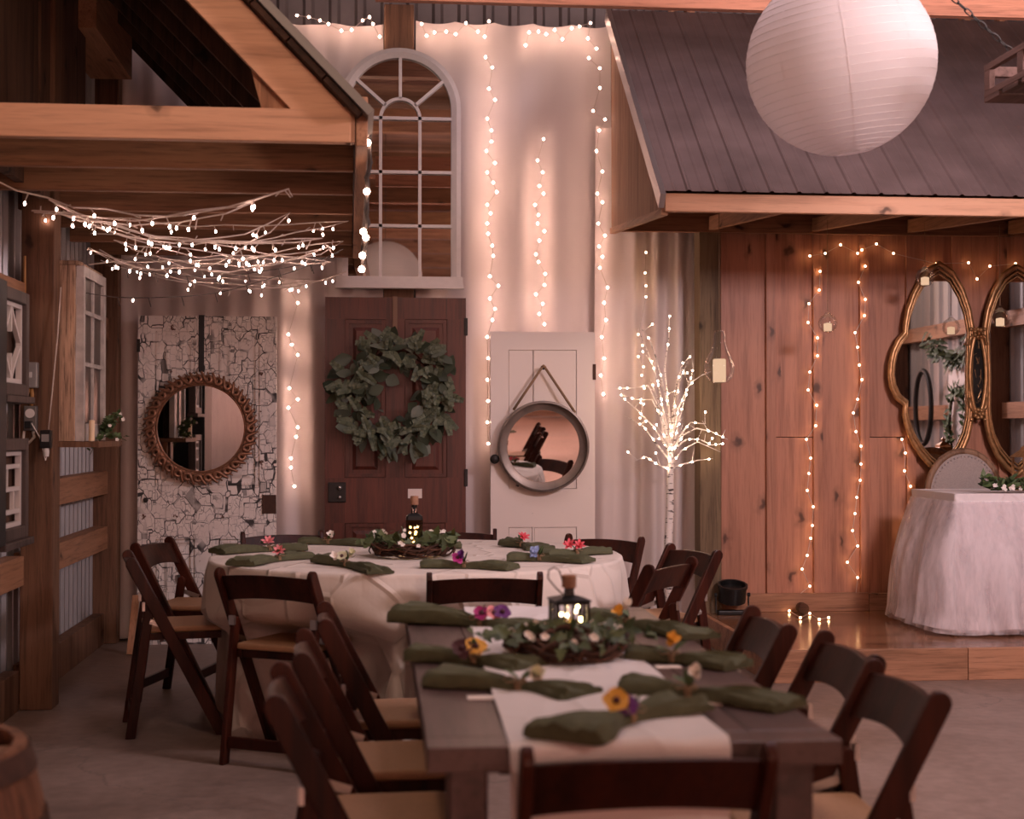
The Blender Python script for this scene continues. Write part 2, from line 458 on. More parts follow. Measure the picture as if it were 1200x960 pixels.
def corrugated(p0, dirv, length, z0, z1, nrm, pitch=.076, amp=.016, ribw=.35):
    mb = MB(); n = int(length/pitch)
    prof = []
    for i in range(n):
        for t, h in ((0, 0), (.52, 0), (.64, 1), (.86, 1), (.98, 0)):
            prof.append(((i+t)*pitch, h*amp))
    prof.append((n*pitch, 0))
    d, nn = V(dirv), V(nrm); p0 = V(p0)
    vs = []
    for u, h in prof:
        b = p0 + d*u + nn*h
        vs += [V((b.x, b.y, z0)), V((b.x, b.y, z1))]
    fs = [(2*i, 2*i+2, 2*i+3, 2*i+1) for i in range(len(prof)-1)]
    return mb.add(vs, fs)
struct(corrugated((XL, YR, 0), (0,1,0), YB-YR, 0, ZC, (1,0,0), .115, .018).build('wall_left', M['metalwall']))
struct(corrugated((XL, YB, 0), (1,0,0), XR-XL, 0, ZC, (0,-1,0), .17, .02).build('wall_back', plain('dull grey siding', (.20, .175, .175), .55, .4, noise=.3, nscale=4)))
struct(corrugated((XR, YR, 0), (0,1,0), YB-YR, 0, ZC, (-1,0,0), .23, .02).build('wall_right', M['whitemetal']))
mb = MB()
z = 0
while z < ZC:
    mb.box((XL, YR-.03, z), (XR, YR+.03*random.random()+.01, z+.232)); z += .24
# plank wall behind the camera
mbw = MB()
z = 0
while z < ZC:
    j = .012*random.random()
    mbw.box((XL, YR-.04, z), (XR, YR+j, z+.232))
    z += .24
struct(mbw.build('wall_front', wood('pale brown planks', (.62, .33, .22), (.40, .19, .12), 'X', .7, spread=.45, knots=.1)))
mb = MB()
y = YR
while y < YB:
    mb.box((XL, y, ZC), (XR, y+.19, ZC+.03)); y += .2
struct(mb.build('ceiling', wood('ceiling boards', (.34, .19, .12), (.2, .1, .06), 'X', .7, spread=.4)))
for i, y in enumerate((-4.6, -2.2, .2, 2.6, 5.0)):
    t = MB().box((XL, y-.06, 4.55), (XR, y+.06, 4.80)); struct(t.build('trim_%d' % (20+i), M['joistX']))

# back wall post, between the curtains
PX0, PX1 = FY(450, 200, 9.12).x, FY(485, 200, 9.12).x
struct(MB().box((PX0, 9.12, 0), (PX1, 9.32, 4.06)).build('trim_1', M['post'], bevel=.006))
struct(MB().box((XL, 9.20, 4.35), (XR, 9.40, 4.62)).build('trim_2', M['joistX']))

# left wall posts, girts and skirting boards
near, far = G(22, 833, 0), G(60, 833, 0)
PN = (near.x, near.y, far.x)
struct(MB().box((near.x, near.y, 0), (far.x, near.y+.15, ZC)).build('trim_3', M['post'], bevel=.006))
a, b = G(106, 755, 0), G(136, 755, 0)
PFX0, PFX1, PFY = a.x, b.x, a.y
struct(MB().box((a.x, a.y, 0), (b.x, a.y+.15, ZC)).build('trim_4', M['post'], bevel=.006))
i = 5
for zc in (.66, 1.0, 1.95):
    for y0, y1 in ((3.5, near.y-.01), (near.y+.16, PFY-.01)):
        if zc == 1.0 and y1 < 7: continue
        struct(MB().box((XL+.02, y0, zc-.07), (XL+.11, y1, zc+.07)).build('trim_%d' % i, M['lumberY'], bevel=.004)); i += 1
for y0, y1 in ((3.5, near.y-.01), (near.y+.16, PFY-.01)):
    struct(MB().box((XL+.02, y0, 0), (XL+.09, y1, .19)).build('baseboard_left' if y0 < 4 else 'baseboard_left_far', M['post'], bevel=.004))
# upper planks above the shed, left
xw = -1.56
mb = MB()
edges = [FX(15, 60, xw).y, FX(43, 60, xw).y, FX(76, 60, xw).y, FX(99, 60, xw).y]
y0 = 5.2
for e in edges:
    mb.box((xw-.03, y0+.008, 2.42), (xw+random.random()*.02, e-.008, 4.6)); y0 = e
struct(mb.build('wall_left_loft', M['darkplank']))

# right wall posts and girts (seen in the mirrors)
for k, y in enumerate((-4, -1.6, .8, 3.2, 5.6, 8)):
    struct(MB().box((XR-.20, y-.08, 0), (XR-.03, y+.08, ZC)).build('trim_%d' % (30+k), M['post']))
for k, zz in enumerate((.7, 1.5, 2.3)):
    struct(MB().box((XR-.10, YR, zz-.07), (XR-.02, YB, zz+.07)).build('trim_%d' % (40+k), M['lumberY']))

# ------------------------------------------------------------------ stage alcove: boards, post, platform, roof
YW = 8.95
wx0 = FY(845, 500, YW).x
mb = MB()
pitch = FY(952, 500, YW).x - FY(897, 500, YW).x
bw = FY(908, 500, YW).x - FY(897, 500, YW).x
x = wx0; zsplit = FY(0, 513, YW).z
k = 0
while x < XR-.1:
    zs = zsplit if k in (1, 3) else None
    x1 = x + pitch
    if zs: mb.box((x, YW, .16), (x1-.003, YW+.025, zs-.002)); mb.box((x, YW, zs+.002), (x1-.003, YW+.025, 3.0))
    else: mb.box((x, YW, .16), (x1-.003, YW+.025, 3.0))
    x = x1; k += 1
x = FY(897, 500, YW).x
while x < XR-.1:
    mb.box((x, YW-.028, .16), (x+bw, YW-.0005, 3.0)); x += pitch
struct(mb.build('wall_stage', M['pine'], bevel=.002))
p0, p1 = FY(820, 500, 8.85).x, FY(845, 500, 8.85).x
struct(MB().box((p0, 8.85, 0), (p1, 9.0, 3.0)).build('trim_50', M['post_grey'], bevel=.005))
# platform
sx0 = G(906, 800, 0).x; sy0 = G(906, 800, 0).y; SZ = .165
sxb = G(831, 721, SZ)
mb = MB()
y = sy0
while y < YW:
    y1 = min(y+.115, YW)
    mb.box((sx0, y+.001, 0), (XR-.05, y1-.001, SZ)); y = y1
struct(mb.build('floor_stage', M['stagefloor']))
mb = MB()
xs = sx0
for ln in (1.05, 1.9, 2.0):
    x1 = min(xs+ln, XR-.05)
    mb.box((xs, sy0-.03, 0), (x1-.003, sy0-.001, SZ+.004)); xs = x1
mb.box((sx0-.035, sy0-.03, 0), (sx0-.002, YW-.12, SZ+.004))
struct(mb.build('trim_51', M['riser'], bevel=.003))
mb = MB(); za = SZ
mb.box((p0+.02, YW-.065, za), (FY(1014, 700, YW).x, YW-.022, za+.115)); mb.box((FY(1014, 700, YW).x+.004, YW-.065, za), (XR-.05, YW-.022, za+.11))
struct(mb.build('baseboard_stage', M['riser'], bevel=.003))
# roof over the stage
RX0 = FY(777, 240, 7.27).x
EY, EZ = 7.27, FY(800, 224, 7.27).z
TY, TZ = 8.95, FY(712, 14, 8.95).z
def roofpt(t, x, up=0):
    d = V((0, TY-EY, TZ-EZ)).normalized(); n = V((0, -d.z, d.y))
    return V((x, EY, EZ)) + V((0, TY-EY, TZ-EZ))*t + n*up
mb = MB(); prof = []
x = RX0; rp = .147; w_ = 0
while x < XR:
    for t, h in ((0, 0), (.34, 0), (.38, .25), (.44, .25), (.48, 0), (.80, 0), (.86, 1), (.94, 1), (1.0, 0)): prof.append((x+t*rp, h*.009))
    x += rp
vs = []
for x, h in prof:
    for t in (-.008, 1.0): vs.append(roofpt(t, x, .012+h))
n_ = len(prof)
for x, h in prof:
    for t in (-.008, 1.0): vs.append(roofpt(t, x, .010+h))
fs = [(2*i, 2*i+2, 2*i+3, 2*i+1) for i in range(n_-1)] + [(2*n_+2*i+1, 2*n_+2*i+3, 2*n_+2*i+2, 2*n_+2*i) for i in range(n_-1)]
fs += [(2*i, 2*n_+2*i, 2*n_+2*i+2, 2*i+2) for i in range(n_-1)]
st_roof = thing('stage_roof', 'weathered metal shed roof on wooden eave projecting over the board-walled stage', 'roof', (0,0,0))
st_roof['kind'] = 'structure'
mb.add(vs, fs).build('roof_sheet', M['roofmetal'], st_roof)
mb = MB()
d_ = V((0, TY-EY, TZ-EZ)).normalized()
mb.beam(roofpt(-.03, RX0-.012, -.02), roofpt(1, RX0-.012, -.02), .03, .085, (0, -d_.z, d_.y))
mb.build('rake_trim', M['trimmetal'], st_roof)
zfb = FY(800, 248, EY).z
MB().box((RX0+.01, EY-.005, zfb), (XR-.05, EY+.035, EZ-.012)).build('fascia', M['lumberX'], st_roof, bevel=.004)
# gable panel
zgb = FY(712, 271, 8.93).z
MB().prism([(EY+.02, zfb-.0), (8.93, zgb), (8.93, TZ-.03), (EY+.02, EZ-.02)], RX0+.006, RX0+.03, 'X').build('gable_panel', M['osb'], st_roof)
MB().beam((RX0+.012, EY+.02, zfb-.0), (RX0+.012, 8.92, zgb), .035, .035).build('gable_trim', M['lumberY'], st_roof)
zh0, zh1 = FY(900, 274, 8.88).z, FY(900, 252, 8.88).z
MB().box((RX0+.035, 8.84, zh0), (XR-.05, 8.885, zh1)).build('wall_header', M['joistX'], st_roof)
for px in (835, 956, 1068, 1186, 1300):
    x = FY(px, 270, 8.82).x
    MB().beam((x, EY+.04, zfb+.045), (x, 8.835, zh0+.055), .042, .085).build('lookout', M['lumberY'], st_roof, bevel=.003)
MB().prism([(EY+.04, EZ-.05), (8.93, TZ-.09), (8.93, TZ-.06), (EY+.04, EZ-.02)], RX0+.04, XR-.05, 'X').build('roof_deck', M['plankX'], st_roof)
# roof framing bits above the ridge, and the long beam across the hall
mb = MB()
for px, w in ((770, 70), (806, 8), (1120, 40), (1165, 30)):
    a = FY(px, 12, 9.1).x; mb.beam((a, 9.1, 3.86), (a+w*.004, 9.1, 4.4), .10, .05)
struct(mb.build('trim_52', M['lumberZ']))
BY = 6.5
bz = (FY(760, 10, BY).z + FY(1200, 19, BY).z)/2
struct(MB().box((FY(440, 0, BY).x, BY, bz), (XR, BY+.045, bz+.24)).build('trim_53', wood('hall beam', (.56, .25, .15), (.42, .17, .095), 'X', .6, knots=.15, spread=.1)))

# ================================================================== LEFT SHED
shed = thing('timber_shed_roof', 'raw pine gabled lean-to frame with joists on the left wall', 'wooden frame', (0,0,0))
shed['kind'] = 'structure'
SY = 5.3
zt, zb = FY(200, 124, SY).z, FY(200, 163, SY).z
xr = FY(405, 140, SY).x
MB().box((XL+.03, SY, zb), (xr+.02, SY+.045, zt)).build('tie_beam', M['lumberX'], shed, bevel=.004)
hx0, hx1 = FY(417, 200, SY).x, FY(431, 200, SY).x
MB().beam(((hx0+hx1)/2, SY+.0, zb+.08), ((hx0+hx1)/2-.065, 8.78, zb+.08), hx1-hx0, .185).build('header', M['lumberY'], shed, bevel=.004)
MB().box((FY(404, 140, SY).x, SY+.002, zb), (hx0-.004, SY+.05, FY(410, 117, SY).z)).build('cripple', M['lumberZ'], shed, bevel=.003)
for k in range(1, 7):
    y = SY + .583*k
    sh = -.065*k/6
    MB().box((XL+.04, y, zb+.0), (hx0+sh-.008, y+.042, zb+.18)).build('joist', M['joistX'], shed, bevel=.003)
# rafters: rise to the left at the photo's pitch
a, b = FY(432, 128, SY), FY(310, 0, SY)
rd = (V((b.x, 0, b.z))-V((a.x, 0, a.z))).normalized()
up = V((-rd.z, 0, rd.x)) if rd.x > 0 else V((rd.z, 0, -rd.x))
def rafter_line(y, off, w, s=0):
    p = V((a.x, y, a.z)) - up*off + V((s, 0, 0)); return p, p + rd*1.9
for k in range(0, 7):
    y = SY + .022 + .583*k
    p, q = rafter_line(y, .045+.09, 0, -.065*k/6)
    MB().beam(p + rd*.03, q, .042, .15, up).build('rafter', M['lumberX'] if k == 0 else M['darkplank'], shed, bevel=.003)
mb = MB()
for k in range(10):
    p = V((a.x, SY-.06, a.z)) + rd*(.19*k) - up*.045
    mb.beam(p + rd*.09, p + rd*.09 + V((-.065, 3.6, 0)), .182, .022, up)
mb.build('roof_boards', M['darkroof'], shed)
mb = MB()
p = V((a.x, SY-.09, a.z)); 
mb.add([p - rd*.03, p + rd*1.9, p + rd*1.9 + V((-.065, 3.65, 0)), p - rd*.03 + V((-.065, 3.65, 0)),
        p - rd*.03 - up*.03, p + rd*1.9 - up*.03, p + rd*1.9 + V((-.065, 3.65, 0)) - up*.03, p - rd*.03 + V((-.065, 3.65, 0)) - up*.03],
       [(0,1,2,3), (7,6,5,4), (0,4,5,1), (1,5,6,2), (2,6,7,3), (3,7,4,0)])
mb.build('roof_sheet', plain('grey roof edge', (.2, .18, .16), .6, .3), shed)
g0, g1, g2 = FY(284, 44, SY), FY(306, 127, SY), FY(366, 128, SY)
MB().prism([(g0.x, g0.z), (g1.x, g1.z), (g2.x+.03, g2.z)], SY+.046, SY+.06, 'Y').build('gusset', M['lumberZ'], shed)
# bracket block on the far post
q0, q1 = FY(100, 85, 8.55), FY(150, 10, 8.55)
struct(MB().box((q0.x, 7.6, q0.z), (q1.x, 8.7, q1.z)).build('trim_54', M['lumberY'], bevel=.004))

# ================================================================== CURTAINS
YC = 9.17
def curtain(name, label, px0, px1, ztop, folds, seed, amp=.035, y=YC, pinch=None, cat='curtain', lean=0):
    rnd = random.Random(seed)
    x0, x1 = FY(px0, 300, y).x, FY(px1, 300, y).x
    W = x1-x0
    ph = [(rnd.uniform(.6, 1.6)*folds, rnd.uniform(0, 6.3), rnd.uniform(.4, 1)) for _ in range(5)]
    def fn(u, v):
        z = ztop*(1-v)+.015*v
        uu = u + .012*sin(6*v+9*u)*v
        d = 0
        for f, p, a_ in ph: d += a_*sin(2*PI*f*uu + p + 1.2*v*sin(p))
        d *= amp/2.2*(.35+.65*min(1, v*2.2+.15))
        sag = -.02*abs(sin(PI*u*5))*(1-min(1, v*18))
        xx = x0 + W*u + lean*v*(.3+.7*u)
        if pinch: xx += pinch(u, v)
        return V((xx, y + d*.8, z+sag))
    o = MB().grid(220, 70, fn).build(name, M['curtain'], smooth=True)
    return tag(o, label, cat)
curtain('voile_curtain', 'white voile curtain behind the crackled white door, left of the wall post', 138, 449, FY(400, 27, YC).z, 7, 3, .05)
curtain('voile_curtain', 'wide white voile curtain with light strands between post and stage roof', 487, 716, FY(600, 27, YC).z, 4, 8, .03)
curtain('voile_curtain', 'narrow white voile curtain under the stage roof beside the birch tree', 698, 826, 3.3, 4, 21, .045, y=9.08, lean=-.05)

# string lights -------------------------------------------------------
def string_light(name, label, pts, me, wire, group=None, r=.0022, hang=0, cat='string lights'):
    t = thing(name, label, cat, pts[0], 0, group)
    loc = [p-pts[0] for p in pts]
    mb = MB().tube(loc, r, 4)
    if hang:
        for p in loc[1:-1]: mb.tube([p, p+V((0, 0, -hang))], r*.9, 4)
    mb.build('wire', wire, t)
    for p in loc: bulb(me, p + V((0, 0, -hang-.005 if hang else 0)), t)
    return t
YL = 9.085
def strand(label, pxs, me=None, y=YL, wire=None):
    return string_light('fairy_light_string', label, [FY(x, yy, y) for x, yy in pxs], me or BULB, wire or M['wire'])
strand('fairy lights along the curtain top left of the wall post', [(348,18),(362,20),(375,24),(385,28),(400,36),(412,35),(425,24),(433,20),(437,28),(445,43)])
strand('fairy lights along the curtain top just right of the wall post', [(494,28),(500,42),(509,38),(523,37),(534,40),(546,27),(560,37),(573,25),(568,43)])
strand('long vertical fairy light strand hanging beside the arched mirror', [(569,67),(577,79),(573,104),(580,117),(571,139),(576,153),(576,166),(570,177),(580,191),(571,202),(578,214),(582,225),(571,240),(575,250),(571,262),(572,274),(577,288),(578,300),(574,324),(584,335),(574,350),(580,362),(577,375),(571,395),(572,420),(571,445),(572,470),(571,495),(572,520)])
strand('shorter fairy light strand starting midway up the curtain above the chipped door', [(637,163),(630,188),(636,202),(632,218),(637,227),(627,240),(631,252),(630,262),(638,271),(632,282),(628,298),(631,307),(639,321),(638,334),(628,345),(636,356),(632,368),(638,380)])
strand('fairy lights along the curtain top next to the stage roof', [(616,53),(620,38),(631,37),(640,40),(650,35),(659,46),(670,33),(679,31),(692,27),(689,45),(699,57)])
strand('vertical fairy light strand hanging next to the stage roof gable', [(690,68),(703,80),(703,103),(695,130),(709,140),(702,153),(699,177),(706,201),(700,227),(706,237),(701,262),(709,276),(702,289),(706,301),(703,314),(712,337),(708,355),(710,375),(705,395),(708,420),(704,440),(707,462)], y=9.0)
strand('fairy light strand between the crackled white door and the red door', [(340,340),(349,355),(338,392),(342,404),(349,416),(339,455),(349,468),(338,478),(349,501),(347,512),(341,537),(341,548),(345,570)])
strand('faint fairy light strand behind the lit birch tree', [(757,296),(756,320),(757,335),(757,348),(748,392),(753,405),(748,418),(754,430),(752,440),(755,455),(751,472),(750,490)], BULB_S, 9.0)
YS = 8.90
strand('amber lights strung along the top of the stage board wall', [(949,300),(967,297),(985,287),(1005,297),(1010,293),(1027,286),(1047,297),(1097,309),(1135,308),(1145,327),(1160,312),(1190,309)], BULB_S, YS)
strand('amber light strand down the stage wall nearest the corner post', [(961,318),(960,340),(948,356),(947,378),(958,396),(958,417),(949,436),(947,457),(957,475),(956,499),(945,515),(950,537),(948,555),(946,575),(953,594),(952,616),(950,631),(946,651),(940,667),(949,687),(934,699)], BULB_S, YS)
strand('amber light strand down the middle of the stage board wall', [(1014,312),(1006,331),(1014,351),(1013,370),(1002,390),(1005,407),(1007,428),(1010,445),(1005,468),(1000,484),(1003,506),(1009,523),(1009,544),(1008,563),(1004,583),(1002,602),(999,622),(1005,640),(993,659),(1005,677),(1003,697)], BULB_S, YS)
strand('amber light strand below the gold mirror behind the tulle skirt', [(1057,515),(1061,531),(1060,552),(1067,570),(1071,589),(1065,607),(1059,626),(1060,663),(1066,680),(1062,697)], BULB_S, YS)
string_light('fairy_light_string', 'loose end of amber lights lying on the stage floor', [G(925,716,SZ+.012), G(938,724,SZ+.012), G(949,719,SZ+.012), G(960,726,SZ+.012), G(971,724,SZ+.012)], BULB_S, M['wire'])
# tangled strings below the shed joists
def shed_string(label, seed, n, yr, zr, xs):
    rnd = random.Random(seed)
    t = thing('fairy_light_string', label, 'string lights', (-.75, (yr[0]+yr[1])/2, 2.3))
    base = t.location.copy()
    hooks = []
    for k in range(xs+1):
        hooks.append(V((rnd.uniform(-1.62, -1.25) if k % 2 == 0 else rnd.uniform(-.42, -.12), rnd.uniform(*yr), rnd.uniform(zr[0], zr[1]+.02))))
    path = []
    for k in range(xs):
        a, b = hooks[k], hooks[k+1]; dr = rnd.uniform(.01, .17)
        for i in range(10):
            f = i/10
            p = a.lerp(b, f); p.z -= dr*4*f*(1-f); p += V((0, rnd.uniform(-.04, .04), rnd.uniform(-.012, .012)))
            path.append(p-base)
    mb = MB().tube(path, .0036, 5)
    spots = []
    for i in range(n):
        j = int((i+rnd.random())*(len(path)-2)/n); q = path[j].lerp(path[j+1], rnd.random())
        tip = q + V((rnd.uniform(-.022, .022), rnd.uniform(-.015, .015), -rnd.uniform(.012, .036)))
        mb.tube([q, tip], .0028, 4); spots.append((q, tip))
    for i in range(int(n*.7)):
        j = int(rnd.random()*(len(path)-2)); q = path[j].lerp(path[j+1], rnd.random())
        mb.tube([q, q+V((rnd.uniform(-.03, .03), rnd.uniform(-.02, .02), rnd.uniform(-.045, .02)))], .0028, 4)
    mb.build('wire', M['wire'], t)
    for q, tip in spots: bulb(BULB_P, tip+V((0, 0, -.007)), t)
shed_string('string lights nearest the pine tie beam under the shed joists', 1, 16, (5.4, 6.0), (2.2, 2.38), 3)
shed_string('second row of tangled string lights under the shed joists', 2, 26, (5.9, 6.7), (2.14, 2.36), 4)
shed_string('middle tangle of string lights under the shed joists', 5, 28, (6.5, 7.3), (2.14, 2.36), 4)
shed_string('fourth row of tangled string lights under the shed joists', 9, 28, (7.1, 7.9), (2.14, 2.36), 4)
shed_string('furthest tangle of string lights under the shed joists', 13, 26, (7.8, 8.6), (2.14, 2.36), 4)
def swag(label, p, q, drop, n, y):
    a, b = FY(*p, y), FY(*q, y)
    t = thing('fairy_light_string', label, 'string lights', a)
    pts = [V((0,0,0)) + (b-a)*(i/16) + V((0, .03*sin(i), -drop*4*(i/16)*(1-i/16))) for i in range(17)]
    MB().tube(pts, .0028, 4).build('wire', M['wire_dark'], t)
    for i in range(2, 16, 2): MB().tube([pts[i], pts[i]+V((.012, 0, -.045))], .003, 4).build('unlit_bulb', M['wire_dark'], t)
    for i in range(3, 16, n): bulb(BULB_P, pts[i]+V((0, 0, -.012)), t)
swag('dark wire of lights drooping in front of the curtain, upper of two', (110, 306), (398, 296), .10, 5, 7.4)
swag('dark wire of lights drooping lowest in front of the curtain', (98, 343), (402, 292), .11, 13, 7.2)
# rope of lights wound down the shed corner
pts = [FY(x, y, 5.62) for x, y in ((434,130),(433,150),(432,168),(434,190),(430,208),(431,225),(429,245),(431,262),(427,272),(430,279),(426,300),(425,316))]
t = thing('fairy_light_string', 'bright clump of lights hanging from the shed corner in front of arched mirror', 'string lights', pts[0])
mb = MB(); base = pts[0]
for s_ in range(3):
    mb.tube([p-base+V((.007*sin(s_*2+i*1.7), .006*cos(s_*2+i*1.7), 0)) for i, p in enumerate(pts)], .005, 5)
mb.build('wire', M['wire_dark'], t)
for i in (2, 5, 8, 9, 10, 11): bulb(BULB_BIG, pts[i]-base+V((-.004, -.012, 0)), t)

# ================================================================== DOORS AND MIRRORS ON THE BACK WALL
def panel_door(name, label, px0, px1, py0, Y, mat, panels, dep=.045, flat=False):
    """panels: pixel rectangles; builds stiles round them, recessed fields with a raised moulding"""
    a, b = FY(px0, py0, Y), FY(px1, py0, Y)
    W, H = b.x-a.x, a.z
    t = thing(name, label, 'door', (a.x, Y, 0)); t['kind'] = 'thing'
    rects = []
    for (x0, y0, x1, y1) in panels:
        p, q = FY(x0, y0, Y), FY(x1, y1, Y)
        rects.append((p.x-a.x, max(q.z, .05), q.x-a.x, p.z))
    xs = sorted({0, W} | {r[0] for r in rects} | {r[2] for r in rects})
    zs = sorted({0, H} | {r[1] for r in rects} | {r[3] for r in rects})
    mb = MB()
    for i in range(len(xs)-1):
        for j in range(len(zs)-1):
            cx, cz = (xs[i]+xs[i+1])/2, (zs[j]+zs[j+1])/2
            if any(r[0] < cx < r[2] and r[1] < cz < r[3] for r in rects): continue
            mb.box((xs[i], 0, zs[j]), (xs[i+1], dep, zs[j+1]))
    mb.build('door_frame', mat, t)
    for r in rects:
        pb = MB()
        pb.box((r[0], .018, r[1]), (r[2], dep-.012, r[3]))
        m_ = .026; g_ = .003 if flat else (.008 if mat is M['crackle'] else .005)
        if flat:
            MB().box((r[0]+g_, .006, r[1]+g_), (r[2]-g_, dep-.012, r[3]-g_)).build('panel', mat, t); continue
        for (x0, z0, x1, z1) in ((r[0]+g_, r[1]+g_, r[0]+m_, r[3]-g_), (r[2]-m_, r[1]+g_, r[2]-g_, r[3]-g_), (r[0]+m_, r[1]+g_, r[2]-m_, r[1]+m_), (r[0]+m_, r[3]-m_, r[2]-m_, r[3]-g_)):
            pb.box((x0, .004, z0), (x1, .0175, z1))
        k = .05
        if r[2]-r[0] > .16 and r[3]-r[1] > .16:
            x0, z0, x1, z1 = r[0]+k, r[1]+k, r[2]-k, r[3]-k
            pb.add([(x0, .0175, z0), (x1, .0175, z0), (x1, .0175, z1), (x0, .0175, z1), (x0+.022, .006, z0+.022), (x1-.022, .006, z0+.022), (x1-.022, .006, z1-.022), (x0+.022, .006, z1-.022)],
                   [(0,1,5,4), (1,2,6,5), (2,3,7,6), (3,0,4,7), (4,5,6,7)])
        pb.build('panel', mat, t)
    return t, a
YD = 8.97
d1, o1 = panel_door('salvaged_door', 'tall white door with crackled peeling paint holding the round copper mirror', 162, 324, 370, YD, M['crackle'],
    [(182, 388, 228, 570), (256, 388, 304, 570), (182, 632, 228, 745), (256, 632, 304, 745)])
def on(o, px, py, Y=YD, off=0): p = FY(px, py, Y); return V((p.x-o.x, off, p.z))
p = on(o1, 316, 591); MB().box((p.x-.04, -.004, p.z-.058), (p.x+.04, .0, p.z+.058)).box((p.x-.045, -.010, p.z-.06), (p.x-.037, 0, p.z+.06)).build('hinge_plate', M['rust'], d1)
p = on(o1, 171, 586); MB().lathe([(0, 0), (.014, 0), (.016, .01), (.012, .018), (0, .02)], 12, Matrix.Translation((p.x, 0, p.z)) @ Matrix.Rotation(PI/2, 4, 'X')).build('keyhole_plate', M['iron'], d1)
p = on(o1, 163, 405); MB().box((-.008, -.004, p.z-.04), (.012, .02, p.z+.04)).build('hinge', M['iron'], d1)
d2, o2 = panel_door('salvaged_door', 'dark red-brown varnished panel door with a eucalyptus wreath', 381, 546, 348, YD-.03, M['reddoor'],
    [(404, 374, 452, 560), (474, 374, 524, 560), (404, 613, 450, 735), (472, 613, 522, 735)])
p = on(o2, 395, 577, YD-.03)
MB().box((p.x-.055, -.02, p.z-.062), (p.x+.055, 0, p.z+.062)).build('rim_lock', M['iron'], d2, bevel=.004)
MB().ball((p.x+.018, -.035, p.z+.03), .014).ball((p.x+.018, -.03, p.z-.03), .011).build('lock_knob', M['steel'], d2, smooth=True)
for py in (383, 560):
    p = on(o2, 545, py, YD-.03); MB().box((p.x-.006, -.01, p.z-.055), (p.x+.016, .03, p.z+.055)).build('hinge', M['iron'], d2, bevel=.003)
d3, o3 = panel_door('salvaged_door', 'narrow cream door with chipped paint and the round zinc mirror', 575, 697, 388.5, YD, M['chipped'],
    [(596, 410, 625, 573), (625.5, 410, 676, 573), (596, 618, 624, 735), (626, 618, 676, 735)], flat=True)
p = on(o3, 578, 538)
MB().lathe([(0, 0), (.012, 0), (.012, .03), (.024, .034), (.03, .05), (.022, .062), (0, .064)], 14, Matrix.Translation((p.x+.005, 0, p.z)) @ Matrix.Rotation(PI/2, 4, 'X')).build('door_knob', M['iron'], d3, smooth=True)
p = on(o3, 696, 436); MB().box((p.x-.008, -.004, p.z-.05), (p.x+.012, .02, p.z+.05)).build('hinge', M['rust'], d3)

# paper tag on the red door
p0, p1 = FY(478, 573, YD-.034), FY(494.5, 584, YD-.034)
tag(MB().box((p0.x, YD-.036, p1.z), (p1.x, YD-.0325, p0.z)).build('paper_tag', M['card']), 'small blank cream card on the red door above the bottle', 'card')

# copper scroll mirror
c = FY(235, 502, YD-.05); R0, R1 = 51/F*9.05, 70/F*9.05
cm = thing('round_mirror', 'round mirror in a copper frame of curling scrolls on crackled door', 'mirror', (c.x, YD-.012, c.z))
mb = MB(); n = 31
for k in range(n):
    a0 = 2*PI*k/n
    for lay, (s0, rad, yy) in enumerate(((0, .0150, -.036), (.45, .0085, -.028))):
        pts = []; rr = []
        for i in range(15):
            u = i/14
            # a comma: a hooked head near the glass sweeping out to a tail
            ang = PI*(.15+1.55*min(1, u/.62)) if u < .62 else PI*1.7
            hx_, hz_ = .020*cos(ang), .020*sin(ang)
            if u >= .62: q_ = (u-.62)/.38; hx_ += .034*q_; hz_ += .060*q_
            rad_ = R0+.026 + hz_ + .004
            th = a0 + s0*2*PI/n + (hx_)/(R0+.03)
            pts.append(V((rad_*cos(th), yy-.006*sin(PI*u), rad_*sin(th)))); rr.append(rad*(.55+.30*sin(PI*min(1, u*1.1))) if u < .95 else rad*.5)
        mb.tube(pts, rr, 7)
mb.build('scroll_frame', M['copper'], cm, smooth=True)
rot = Matrix.Rotation(PI/2, 4, 'X')
MB().lathe([(R0-.012, 0), (R1-.05, 0), (R1-.05, .018), (R0+.012, .022), (R0-.012, .02)], 64, rot).build('backing_ring', plain('dark copper', (.05, .026, .018), .7), cm)
mb = MB()
for r_, t_, y_ in ((R0+.006, .009, -.03), (R0-.008, .006, -.026)):
    mb.tube([V((r_*cos(2*PI*k/64), y_, r_*sin(2*PI*k/64))) for k in range(64)], t_, 8, True)
mb.build('inner_ring', M['copper'], cm, smooth=True)
MB().lathe([(0, .020), (R0-.004, .020), (R0-.004, .023), (0, .023)], 64, rot).build('mirror_glass', M['mirror'], cm)
p = FY(236, 370, YD-.012)
MB().box((p.x-.017-c.x, .004, R1-.03), (p.x+.017-c.x, .008, p.z-c.z+.002)).box((p.x-.017-c.x, .004, p.z-c.z), (p.x+.017-c.x, .062, p.z-c.z+.004)).build('hanging_ribbon', M['black'], cm)

